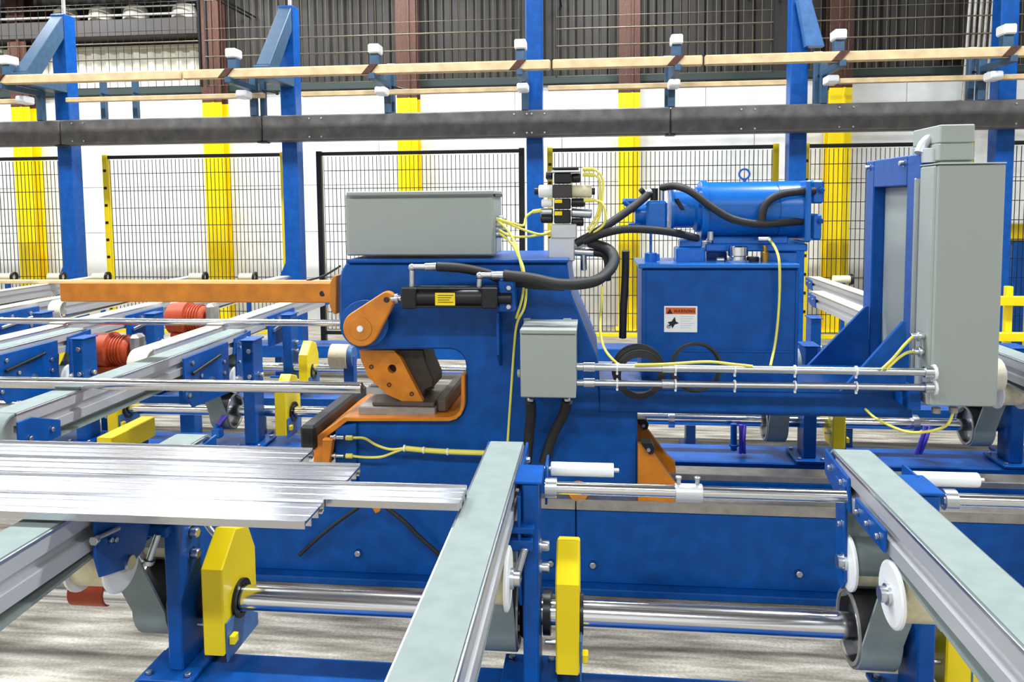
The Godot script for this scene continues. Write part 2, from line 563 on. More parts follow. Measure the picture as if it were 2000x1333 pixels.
	var mz := thing("blue_cabinet", "dark blue machine cabinet with a yellow top behind the fence past the control enclosure", "cabinet", Vector3(4.6, 0, -8.9))
	var mx: float = 4.535
	part(mz, "body", B().box(Vector3(mx, 0, -8.9), Vector3(mx + 1.6, 1.145, -9.5), 0.01), blue)
	part(mz, "yellow_cover", B().box(Vector3(mx - 0.12, 1.145, -8.88), Vector3(mx + 1.6, 1.323, -9.5), 0.01), yellow)

# wire panels joined: a thousand thin wires are one part
func wires(x0: float, x1: float, y0: float, y1: float, z: float, dx: float, dy: float, r: float) -> Mb:
	var m := B()
	var x := x0
	while x <= x1 + 0.001:
		m.lathe(Vector3(x, y0, z), Vector3.UP, [[0, r], [y1 - y0, r]], 5)
		x += dx
	var y := y0
	while y <= y1 + 0.001:
		m.lathe(Vector3(x0, y, z + r * 1.6), Vector3.RIGHT, [[0, r], [x1 - x0, r]], 5)
		y += dy
	return m

func fence_and_rack() -> void:
	# mesh fence in panels between posts
	var spans := [[-9.6, -6.02, "yellow framed wire mesh fence panel past the braced blue post by the picture edge", yellow], [-5.66, -3.46, "yellow framed wire mesh fence panel between the two braced blue posts", yellow], [-3.1, -0.75, "black framed wire mesh gate panel behind the long grey enclosure", black_steel], [-0.5, 1.95, "yellow framed wire mesh fence panel behind the valve stack and motor", yellow], [2.2, 3.9, "yellow framed wire mesh fence panel beside the blue framed control panel", yellow], [4.15, 6.8, "yellow framed wire mesh fence panel past the grey control enclosure", yellow]]
	for s: Array in spans:
		var x0: float = s[0]
		var x1: float = s[1]
		var fm: Material = s[3]
		var z := -8.5
		var t := thing("fence_panel", s[2], "fence", Vector3((x0 + x1) * 0.5, 0, z), "wire mesh fence panels")
		part(t, "post", B().box(Vector3(x0, 0, z - 0.03), Vector3(x0 + 0.06, 2.2, z + 0.03)), fm)
		part(t, "post", B().box(Vector3(x1 - 0.06, 0, z - 0.03), Vector3(x1, 2.2, z + 0.03)), fm)
		part(t, "top_rail", B().box(Vector3(x0 + 0.06, 2.15, z - 0.018), Vector3(x1 - 0.06, 2.19, z + 0.018)), black_steel if fm == black_steel else wire_dark)
		part(t, "bottom_rail", B().box(Vector3(x0 + 0.06, 0.12, z - 0.018), Vector3(x1 - 0.06, 0.16, z + 0.018)), fm)
		var wm := part(t, "wire_mesh", wires(x0 + 0.08, x1 - 0.06, 0.18, 2.14, z, 0.047, 0.2, 0.0042), wire_dark)
		wm.set_meta("kind", "stuff")
		var k := 0
		while fm == yellow and k < 9:
			part(t, "clip", B().box(Vector3(x0 + 0.012, 0.4 + k * 0.2, z + 0.03), Vector3(x0 + 0.048, 0.43 + k * 0.2, z + 0.036), 0.001), black_steel)
			k += 1
	# tall mesh above the rack beam
	var up := [[-9.6, -4.5, "tall upper wire mesh screen above the grey beam by the cream cladding", wire_dark], [-4.42, -0.8, "tall upper wire mesh screen between the braced blue posts and the middle post", wire_pale], [-0.4, 1.9, "tall upper wire mesh screen above the motor", wire_pale], [2.2, 6.5, "tall upper wire mesh screen beside the pale conduits", wire_pale]]
	for s: Array in up:
		var x0: float = s[0]
		var x1: float = s[1]
		var t := thing("mesh_screen", s[2], "screen", Vector3((x0 + x1) * 0.5, 3.0, -8.62), "upper wire mesh screens")
		var wm := part(t, "wire_mesh", wires(x0, x1, 2.98, 3.95, -8.62, 0.095, 0.32, 0.0032), s[3])
		wm.set_meta("kind", "stuff")
		part(t, "rail", B().rod(Vector3(x0, 3.485, -8.6), Vector3(x1, 3.485, -8.6), 0.008, 6), wire_pale)
		part(t, "rail", B().rod(Vector3(x0, 3.303, -8.6), Vector3(x1, 3.303, -8.6), 0.008, 6), wire_pale)
		for px: float in [x0, x1]:
			part(t, "upright", B().box(Vector3(px - 0.012, 2.97, -8.66), Vector3(px + 0.012, 4.1, -8.62)), wire_dark)
			part(t, "stay", B().box(Vector3(px - 0.01, 4.06, -9.99), Vector3(px + 0.01, 4.08, -8.66)), wire_dark)
	# blue posts that carry the beam
	var ps := [[-5.86, "braced blue steel post nearest the side edge, beside the yellow clipped fence post", 1], [-3.26, "braced blue steel post beside the black framed gate panel", 1], [-0.61, "blue steel post behind the valve stack", 0], [2.05, "blue steel post behind the end of the blue motor", 2], [4.02, "blue steel post behind the grey control enclosure", 0]]
	for s: Array in ps:
		var x: float = s[0]
		var t := thing("rack_post", s[1], "post", Vector3(x, 0, -8.2), "blue rack posts")
		part(t, "shaft", B().box(Vector3(x - 0.085, 0.02, -8.29), Vector3(x + 0.085, 3.72 if s[2] == 1 else 6.9, -8.11), 0.008), blue)
		part(t, "base_plate", B().box(Vector3(x - 0.16, 0, -8.36), Vector3(x + 0.16, 0.02, -8.04)), blue)
		if s[2] == 1:
			var d := -1.0
			part(t, "brace", B().prism([Vector2(-8.2, 3.7), Vector2(-8.11, 3.7), Vector2(-7.5, 3.0), Vector2(-7.5, 2.86), Vector2(-7.62, 2.86), Vector2(-8.11, 3.45)], 0, x - 0.07, x + 0.07, 0.006), blue_dusty)
			part(t, "foot_flare", B().prism([Vector2(x - 0.085, 1.0), Vector2(x - 0.19, 0.78), Vector2(x - 0.19, 0.7), Vector2(x - 0.085, 0.5)], 2, -8.25, -8.15, 0.004), blue)
			part(t, "hanger", B().rod(Vector3(x + 0.02, 3.7, -8.2), Vector3(x + 0.02, 6.9, -8.2), 0.02, 8), way_steel)
			part(t, "arm", B().box(Vector3(x - 0.08, 2.86, -8.11), Vector3(x + 0.08, 2.98, -7.45), 0.006), blue_dusty)
		elif s[2] == 2:
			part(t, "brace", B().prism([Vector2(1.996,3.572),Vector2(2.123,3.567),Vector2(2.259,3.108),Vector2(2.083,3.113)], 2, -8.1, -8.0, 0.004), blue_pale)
	# the long grey beam, its splice bolts and holes
	var b := thing("rack_beam", "long dark grey steel beam running across the whole scene on the blue posts", "beam", Vector3(-1.2, 2.27, -7.9))
	var seg := [-12.5, -5.75, -3.472, 0.766, 9.9]
	for j in 4:
		var x0: float = seg[j]
		var x1: float = seg[j + 1]
		part(b, "beam_length", B().box(Vector3(x0 + 0.004, 2.27, -7.9), Vector3(x1 - 0.004, 2.54, -8.08), 0.012), beam_grey)
		if j > 0:
			part(b, "splice_plate", B().box(Vector3(x0 - 0.05, 2.255, -7.88), Vector3(x0 + 0.05, 2.268, -8.0), 0.004), black_steel)
	for bx: float in [-5.6, -2.95, -0.8, -0.62, 1.45, 2.38, 4.0]:
		for dy: float in [2.31, 2.5]:
			bolts(b, [Vector3(bx, dy, -7.9), Vector3(bx + 0.13, dy, -7.9)], Vector3.BACK, 0.01, 0.008)
	# two wooden rails on brackets
	var r1 := thing("wooden_rail", "upper pale wooden rail running along the brackets above the grey beam", "rail", Vector3(-1, 2.86, -7.4), "wooden rails")
	for s: Array in [[-12.0, -4.05], [-4.03, -0.4], [-0.38, 1.0], [1.02, 9.5]]:
		part(r1, "rail_length", B().box(Vector3(s[0], 2.845, -7.42), Vector3(s[1], 2.94, -7.36), 0.012), wood)
	var r2 := thing("wooden_rail", "lower pale wooden rail set back behind the upper one", "rail", Vector3(-1, 2.7, -7.85), "wooden rails")
	for s: Array in [[-12.0, -6.1], [-5.6, -3.4], [-3.0, -0.75], [-0.45, 1.86], [2.35, 6.5]]:
		part(r2, "rail_length", B().box(Vector3(s[0], 2.715, -7.87), Vector3(s[1], 2.765, -7.81), 0.006), wood)
	# blue brackets with white wear blocks; they stand on the beam
	var bp := thing("rail_bracket", "blue bracket with a white block standing on the grey beam", "bracket", Vector3(0, 2.54, -7.6), "rail brackets on the grey beam")
	part(bp, "upright", B().box(Vector3(-0.035, 2.54, -7.97), Vector3(0.035, 2.98, -7.9), 0.005), blue_dusty)
	part(bp, "arm", B().box(Vector3(-0.03, 2.8, -7.9), Vector3(0.03, 2.86, -7.34), 0.005), blue_dusty)
	part(bp, "stub", B().box(Vector3(-0.045, 2.86, -7.54), Vector3(0.045, 3.06, -7.45), 0.005), blue_dusty)
	part(bp, "clip", B().prism([Vector2(-0.1, 2.85), Vector2(-0.02, 2.85), Vector2(0.06, 2.94), Vector2(-0.02, 2.94)], 2, -7.44, -7.34, 0.003), rust)
	part(bp, "wear_block", B().box(Vector3(-0.055, 3.06, -7.58), Vector3(0.055, 3.15, -7.42), 0.012), white_plastic)
	part(bp, "wear_block", B().box(Vector3(-0.055, 2.69, -7.78), Vector3(0.055, 2.77, -7.62), 0.012), white_plastic)
	var spots := [[-3.559, "blue bracket with white blocks between the braced posts, on the post side"], [-2.113, "blue bracket with white blocks over the long grey enclosure"], [-0.689, "blue bracket with white blocks beside the middle blue post"], [0.774, "blue bracket with white blocks above the motor"], [2.236, "blue bracket with white blocks above the blue framed control panel"], [3.687, "blue bracket with white blocks beside the pale conduits"], [-5.974, "blue bracket with white blocks by the braced post at the picture edge"]]
	for j in spots.size():
		var o: Node3D = bp if j == 0 else copy(bp, Vector3.ZERO)
		o.position = Vector3(spots[j][0], 2.54, -7.6)
		o.set_meta("label", spots[j][1])
	# slimmer roller stands between them
	var sp := thing("roller_stand", "slim blue stand", "stand", Vector3(0, 2.54, -8.0), "slim stands on the grey beam")
	part(sp, "upright", B().box(Vector3(-0.028, 2.54, -8.03), Vector3(0.028, 2.98, -7.97), 0.004), blue_dusty)
	part(sp, "wear_block", B().box(Vector3(-0.05, 2.98, -8.06), Vector3(0.05, 3.05, -7.95), 0.01), white_plastic)
	part(sp, "toggle_arm", B().rod(Vector3(0.0, 2.82, -7.96), Vector3(0.16, 2.78, -7.96), 0.01, 6), black_steel)
	part(sp, "toggle_knob", B().ball(Vector3(0.17, 2.775, -7.96), 0.018), black_steel)
	var sq := [[-5.285, "slim blue stand with a toggle arm before the cream cladding, on the post side"], [-4.918, "slim blue stand with a toggle arm before the cream cladding, on the column side"], [-3.484, "slim dark stand close to the braced blue post by the gate"], [-2.083, "slim blue stand with a white block beside the bracket over the grey enclosure"], [0.741, "slim blue stand with a white block beside the bracket above the motor"], [2.185, "slim blue stand with a white block beside the bracket above the control panel"], [3.618, "slim blue stand in front of the pale conduits"]]
	for j in sq.size():
		var o: Node3D = sp if j == 0 else copy(sp, Vector3.ZERO)
		o.position = Vector3(sq[j][0], 2.54, -8.0)
		o.set_meta("label", sq[j][1])

# ------------------------------------------------------------------ conveyors
# a felt belt on an aluminium profile, its drive loop hanging below the end; c: middle of the belt, z1: its far end, z0: its near end
func conveyor(called: String, label: String, group: String, c: float, z1: float, z0: float, fm: Material, drive := true) -> Node3D:
	var t := thing(called, label, "conveyor", Vector3(c, 0, z1), group)
	var d := z1 + 2.25
	var x0 := c - 0.048
	var x1 := c + 0.048
	var p := [Vector2(z0, 0.897)]
	p.append_array(arc(Vector2(z1 + 0.045, 0.852), 0.045, 90, 265))
	if drive:
		p.append_array(arc(Vector2(-2.06 + d, 0.645), 0.062, 140, 0, 8))
		p.append_array(arc(Vector2(-2.05 + d, 0.475), 0.1, 165, 362, 14))
		p.append_array(arc(Vector2(-1.76 + d, 0.712), 0.066, 185, 90, 8))
		p.append(Vector2(-1.35 + d, 0.757))
	p.append(Vector2(z0, 0.757))
	p.append_array(arc(Vector2(z0, 0.827), 0.07, -88, 88))
	part(t, "belt", B().ribbon(p, x0, x1, 0.007), fm)
	var h := 0.053
	var prof := [Vector2(c - h, 0.89), Vector2(c - h, 0.856), Vector2(c - h + 0.018, 0.852), Vector2(c - h + 0.018, 0.83), Vector2(c - h, 0.826), Vector2(c - h, 0.793), Vector2(c + h, 0.793), Vector2(c + h, 0.826), Vector2(c + h - 0.018, 0.83), Vector2(c + h - 0.018, 0.852), Vector2(c + h, 0.856), Vector2(c + h, 0.89)]
	part(t, "profile", B().prism(prof, 2, z1 + 0.07, z0, 0.002), alu)
	part(t, "edge_strip", B().box(Vector3(c - h - 0.001, 0.889, z1 + 0.06), Vector3(x0 - 0.0005, 0.898, z0), 0.001), zinc)
	part(t, "edge_strip", B().box(Vector3(x1 + 0.0005, 0.889, z1 + 0.06), Vector3(c + h + 0.001, 0.898, z0), 0.001), zinc)
	part(t, "nose_roller", B().rod(Vector3(x0, 0.852, z1 + 0.045), Vector3(x1, 0.852, z1 + 0.045), 0.04, 18), zinc)
	# plates at the end
	for s: float in [-1.0, 1.0]:
		var e := c + s * (h + 0.004)
		part(t, "end_plate", B().prism([Vector2(z1, 0.888), Vector2(z1 + 0.2, 0.875), Vector2(z1 + 0.22, 0.79), Vector2(z1 + 0.12, 0.79), Vector2(z1, 0.82)], 0, e - 0.004, e + 0.004, 0.002), blue)
		bolts(t, [Vector3(e + s * 0.004, 0.855, z1 + 0.06), Vector3(e + s * 0.004, 0.85, z1 + 0.16)], Vector3(s, 0, 0), 0.008)
	if not drive:
		return t
	for s: float in [-1.0, 1.0]:
		var e := c + s * (h + 0.008)
		part(t, "hanger_plate", B().prism([Vector2(-2.14 + d, 0.85), Vector2(-2.06 + d, 0.85), Vector2(-2.042 + d, 0.6), Vector2(-2.07 + d, 0.565), Vector2(-2.11 + d, 0.58)], 0, e - 0.004, e + 0.004, 0.002), blue)
		bolts(t, [Vector3(e + s * 0.004, 0.82, -2.09 + d), Vector3(e + s * 0.004, 0.74, -2.08 + d)], Vector3(s, 0, 0), 0.008)
		if s > 0.0:
			continue
		part(t, "slide_plate", B().box(Vector3(e - 0.004, 0.798, -1.98 + d), Vector3(e + 0.004, 0.852, -1.78 + d)), blue)
		bolts(t, [Vector3(e + s * 0.004, 0.825, -1.95 + d), Vector3(e + s * 0.004, 0.825, -1.88 + d), Vector3(e + s * 0.004, 0.825, -1.81 + d)], Vector3(s, 0, 0), 0.007)
	for ip: Vector2 in [Vector2(-2.06 + d, 0.645), Vector2(-1.76 + d, 0.712)]:
		var io := part(t, "idler_roller", B().rod(Vector3(x0, ip.y, ip.x), Vector3(x1, ip.y, ip.x), 0.058, 24), cream_plastic)
		for s: float in [-1.0, 1.0]:
			var xe := x0 if s < 0 else x1
			part(io, "flange", B().lathe(Vector3(xe, ip.y, ip.x), Vector3(s, 0, 0), [[0, 0], [0, 0.074], [0.006, 0.074], [0.009, 0.068], [0.01, 0.02], [0.01, 0]], 28), white_plastic)
			part(io, "hub_bolt", B().lathe(Vector3(xe + s * 0.01, ip.y, ip.x), Vector3(s, 0, 0), [[0, 0.024], [0.008, 0.024], [0.008, 0.018], [0.022, 0.018], [0.022, 0.0]], 12), zinc)
	var dp := Vector3(c, 0.475, -2.05 + d)
	var pu := part(t, "drive_pulley", B().lathe(dp - Vector3(0.05, 0, 0), Vector3.RIGHT, [[0.03, 0.03], [0.03, 0.08], [0, 0.088], [0, 0.095], [0.1, 0.095], [0.1, 0.088], [0.07, 0.08], [0.07, 0.03], [0.03, 0.03]], 32), rubber)
	part(pu, "rim", B().ring(dp - Vector3(0.05, 0, 0), Vector3.RIGHT, 0.086, 0.096, 0.006), way_steel)
	part(pu, "rim", B().ring(dp + Vector3(0.05, 0, 0), Vector3.RIGHT, 0.086, 0.096, 0.006), way_steel)
	part(pu, "web", B().lathe(dp - Vector3(0.03, 0, 0), Vector3.RIGHT, [[0, 0.03], [0.006, 0.085], [0.054, 0.085], [0.06, 0.03]], 24), zinc)
	return t

# square post on the floor frame with its bracket plates
func post(called: String, label: String, group: String, x: float, z: float, top := 0.885, foot := 0.32, inner := 0.031) -> Node3D:
	var t := thing(called, label, "post", Vector3(x, foot, z), group)
	part(t, "shaft", B().box(Vector3(x - inner, foot + 0.012, z - 0.075), Vector3(x + 0.031, top, z + 0.045), 0.004), blue)
	part(t, "base_plate", B().box(Vector3(x - 0.075, foot, z - 0.12), Vector3(x + 0.075, foot + 0.012, z + 0.09), 0.002), blue)
	bolts(t, [Vector3(x - 0.055, foot + 0.012, z + 0.065), Vector3(x + 0.055, foot + 0.012, z + 0.065), Vector3(x - 0.055, foot + 0.012, z - 0.095), Vector3(x + 0.055, foot + 0.012, z - 0.095)], Vector3.UP, 0.009)
	part(t, "cap_plate", B().box(Vector3(x - 0.04, top, z - 0.08), Vector3(x + 0.04, top + 0.008, z + 0.05), 0.002), blue)
	bolts(t, [Vector3(x + 0.031, top - 0.19, z - 0.02), Vector3(x + 0.031, top - 0.25, z - 0.02)], Vector3.RIGHT, 0.014, 0.02)
	return t

# adjusting clamp on the face of a post
func add_adjuster(root: Node3D, x: float, z: float) -> void:
	var cl := part(root, "adjuster", B().box(Vector3(x - 0.068, 0.765, z + 0.03), Vector3(x + 0.022, 0.782, z + 0.075), 0.003).box(Vector3(x - 0.074, 0.72, z + 0.03), Vector3(x + 0.018, 0.748, z + 0.075), 0.003).box(Vector3(x - 0.074, 0.7, z + 0.02), Vector3(x - 0.05, 0.765, z + 0.07), 0.003), blue)
	part(cl, "jack_bolt", B().rod(Vector3(x, 0.735, z + 0.085), Vector3(x - 0.02, 0.665, z + 0.1), 0.009, 12).hexa(Vector3(x - 0.019, 0.67, z + 0.1), Vector3(-0.28, -1, 0.2), 0.016, 0.012), zinc)

# folded yellow cover round the shaft drive beside a post
func guard(called: String, label: String, group: String, x: float, z: float, low := 0.36) -> Node3D:
	var t := thing(called, label, "guard", Vector3(x, low, z), group)
	var pl := [Vector2(z, low), Vector2(z, 0.605), Vector2(z - 0.09, 0.685), Vector2(z - 0.17, 0.66), Vector2(z - 0.21, 0.58), Vector2(z - 0.21, 0.46), Vector2(z - 0.12, low)]
	part(t, "cover", B().prism(pl, 0, x, x + 0.062, 0.004), yellow)
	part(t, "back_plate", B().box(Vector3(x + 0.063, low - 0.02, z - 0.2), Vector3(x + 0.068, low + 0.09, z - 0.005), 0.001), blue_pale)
	part(t, "tab", B().box(Vector3(x + 0.069, low + 0.025, z - 0.04), Vector3(x + 0.085, low + 0.05, z - 0.012), 0.002), yellow)
	part(t, "shaft_collar", B().ring(Vector3(x + 0.066, 0.475, z - 0.1), Vector3.RIGHT, 0.04, 0.054, 0.012), black_steel)
	part(t, "screw", B().rod(Vector3(x - 0.03, low + 0.07, z - 0.03), Vector3(x, low + 0.07, z - 0.03), 0.006, 8), zinc)
	return t

func floor_frame(label: String, x0: float, x1: float, z: float) -> void:
	var t := thing("floor_frame", label, "frame", Vector3((x0 + x1) * 0.5, 0, z), "blue floor frames")
	part(t, "beam", B().box(Vector3(x0, 0.2, z - 0.14), Vector3(x1, 0.315, z + 0.14), 0.006), blue)
	var x := x0 + 0.35
	while x < x1:
		part(t, "foot", B().box(Vector3(x - 0.06, 0, z - 0.1), Vector3(x + 0.06, 0.02, z + 0.1)).box(Vector3(x - 0.03, 0.02, z - 0.05), Vector3(x + 0.03, 0.2, z + 0.05)), blue)
		x += 0.975

func near_row() -> void:
	var names := ["green felt belt conveyor under the aluminium sheets", "green felt belt conveyor in the middle, running up to the press beside the yellow cable", "green felt belt conveyor with its white idlers showing, past the chrome shaft"]
	for k in 3:
		var c := -1.228 + 0.974 * k
		var t := conveyor("belt_conveyor", names[k], "near belt conveyors", c, -2.25, 1.2, felt)
		if k < 2:
			part(t, "guide_plate", B().prism([Vector2(-1.647,0.895),Vector2(-1.638,0.782),Vector2(-1.654,0.726),Vector2(-1.766,0.694),Vector2(-1.834,0.714),Vector2(-1.883,0.799)] if k == 0 else [Vector2(-1.89, 0.86), Vector2(-1.89, 0.62), Vector2(-1.92, 0.56), Vector2(-1.97, 0.6), Vector2(-1.97, 0.86)], 0, c + 0.062, c + 0.07, 0.002), blue)
			if k == 0:
				part(t, "slot_rod", B().rod(Vector3(-1.15,0.832,-1.625), Vector3(-1.15,0.819,-1.718), 0.006, 8).hexa(Vector3(-1.15,0.829,-1.632), Vector3.BACK, 0.012, 0.012), zinc)
				bolts(t, [Vector3(-1.158,0.801,-1.69), Vector3(-1.158,0.794,-1.708)], Vector3.RIGHT, 0.007)
	var pn := ["dark blue square post under the aluminium sheets beside the yellow guard", "blue square post with an adjusting bolt beside the middle green conveyor", "blue square post behind the green conveyor with white idlers"]
	for k in 3:
		var x := -1.146 + 0.974 * k
		var t := post("support_post", pn[k], "near support posts", x, -1.96, 0.885, 0.32, 0.01)
		add_adjuster(t, x, -1.96)
		guard("shaft_guard", ["yellow sheet metal shaft guard with a slanted top beside the post under the sheets", "tall narrow yellow shaft guard beside the middle post", "yellow shaft guard half hidden under the green conveyor with white idlers"][k], "near yellow shaft guards", -1.074 + 0.974 * k, -1.95)
	floor_frame("blue floor frame under the near posts along the bottom of the picture", -1.245, 2.4, -1.9)
	# drive shaft through all the pulleys, in lengths
	var s := thing("drive_shaft", "thick polished steel drive shaft through the near guards and pulleys", "shaft", Vector3(-0.2, 0.475, -2.05))
	part(s, "shaft_length", B().rod(Vector3(-2.6, 0.475, -2.05), Vector3(2.4, 0.475, -2.05), 0.036, 32), chrome)
	part(s, "coupling", B().rod(Vector3(-1.517, 0.475, -2.05), Vector3(-1.409, 0.475, -2.05), 0.041, 24), motor_orange, "orange coupling sleeve")
	part(s, "key_block", B().box(Vector3(-1.451, 0.5, -2.07), Vector3(-1.424, 0.535, -2.03)), white_plastic)
	for k in 3:
		var x := -1.146 + 0.974 * k
		part(s, "bearing", B().box(Vector3(x - 0.028, 0.42, -2.1), Vector3(x + 0.0, 0.53, -2.0), 0.012).ring(Vector3(x + 0.045, 0.475, -2.05), Vector3.RIGHT, 0.036, 0.06, 0.02), black_steel)
	# cross tube and white rollers at belt height
	var tb := thing("cross_tube", "polished cross tube with a bolted coupling, between the middle post and the white idlers", "tube", Vector3(0.3, 0.845, -2.0))
	part(tb, "tube_length", B().rod(Vector3(-0.13, 0.845, -2.0), Vector3(0.27, 0.845, -2.0), 0.0165, 20), chrome)
	part(tb, "tube_length", B().rod(Vector3(0.27, 0.845, -2.0), Vector3(0.64, 0.845, -2.0), 0.0165, 20), chrome)
	var cp := part(tb, "coupling", B().rod(Vector3(0.211,0.842,-2), Vector3(0.281,0.842,-2), 0.024, 20), alu)
	for px: float in [0.22, 0.268]:
		part(cp, "set_screw", B().rod(Vector3(px, 0.865, -2.0), Vector3(px, 0.882, -2.0), 0.006, 8).hexa(Vector3(px, 0.88, -2.0), Vector3.UP, 0.009, 0.006), zinc)
	part(tb, "end_collar", B().ring(Vector3(-0.112, 0.845, -2.0), Vector3.RIGHT, 0.0165, 0.026, 0.03), zinc)
	var tc := thing("cross_tube", "polished cross tube leaving the green conveyor with white idlers towards the picture edge", "tube", Vector3(1.3, 0.845, -2.0))
	part(tc, "tube_length", B().rod(Vector3(0.87, 0.845, -2.0), Vector3(2.4, 0.845, -2.0), 0.0165, 20), chrome)
	part(tc, "end_collar", B().ring(Vector3(0.89, 0.845, -2.0), Vector3.RIGHT, 0.0165, 0.026, 0.03), zinc)
	var rl := ["white plastic roller on a bracket in front of the press base, beside the middle post", "white plastic roller beside the end of the green conveyor with white idlers"]
	for k in 2:
		var x := -0.13 + 0.95 * k
		var t := thing("guide_roller", rl[k], "roller", Vector3(x, 0.85, -2.1), "white guide rollers")
		part(t, "roller", B().rod(Vector3(x + 0.012, 0.862, -2.1), Vector3(x + 0.185, 0.862, -2.1), 0.019, 24), white_plastic)
		part(t, "axle", B().rod(Vector3(x - 0.01, 0.862, -2.1), Vector3(x + 0.2, 0.862, -2.1), 0.006, 10), zinc)
		part(t, "bracket", B().box(Vector3(x + 0.0, 0.79, -2.12), Vector3(x + 0.006, 0.895, -2.02), 0.001), blue)
	# aluminium extrusions lying on the belt
	var ends := [[-1.54, -1.66, -0.61, "widest silver aluminium sheet nearest the camera, its cut end clear of the others"], [-1.665, -1.775, -0.3, "silver aluminium sheet that reaches furthest, up to the middle conveyor"], [-1.785, -1.905, -0.6, "silver aluminium sheet third from the camera"], [-1.91, -2.02, -0.77, "silver aluminium sheet nearest the press"]]
	for k in 4:
		var e: Array = ends[k]
		var z0: float = e[0]
		var z1: float = e[1]
		var x1: float = e[2]
		var w := z0 - z1
		var t := thing("aluminium_sheet", e[3], "extrusion", Vector3(-1.9, 0.901, (z0 + z1) * 0.5), "aluminium sheets on the belt")
		# ribbed cross-section: two low rails, edge lips and a hook
		var pr := [Vector2(z0, 0.912), Vector2(z0, 0.929), Vector2(z0 - 0.006, 0.929), Vector2(z0 - 0.01, 0.926), Vector2(z0 - w * 0.3, 0.926), Vector2(z0 - w * 0.31, 0.9275), Vector2(z0 - w * 0.34, 0.9275), Vector2(z0 - w * 0.35, 0.926), Vector2(z0 - w * 0.66, 0.926), Vector2(z0 - w * 0.67, 0.9275), Vector2(z0 - w * 0.7, 0.9275), Vector2(z0 - w * 0.71, 0.926), Vector2(z1 + 0.008, 0.926), Vector2(z1 + 0.004, 0.931), Vector2(z1, 0.931), Vector2(z1, 0.902), Vector2(z1 + 0.014, 0.902), Vector2(z1 + 0.014, 0.906), Vector2(z1 + 0.005, 0.908), Vector2(z1 + 0.005, 0.921), Vector2(z0 - w * 0.7, 0.921), Vector2(z0 - w * 0.7, 0.903), Vector2(z0 - w * 0.67, 0.903), Vector2(z0 - w * 0.67, 0.921), Vector2(z0 - w * 0.34, 0.921), Vector2(z0 - w * 0.34, 0.903), Vector2(z0 - w * 0.31, 0.903), Vector2(z0 - w * 0.31, 0.921), Vector2(z0 - 0.005, 0.921), Vector2(z0 - 0.005, 0.912)]
		part(t, "section", B().prism(pr, 0, -3.6, x1, 0.0008), sheet_alu)

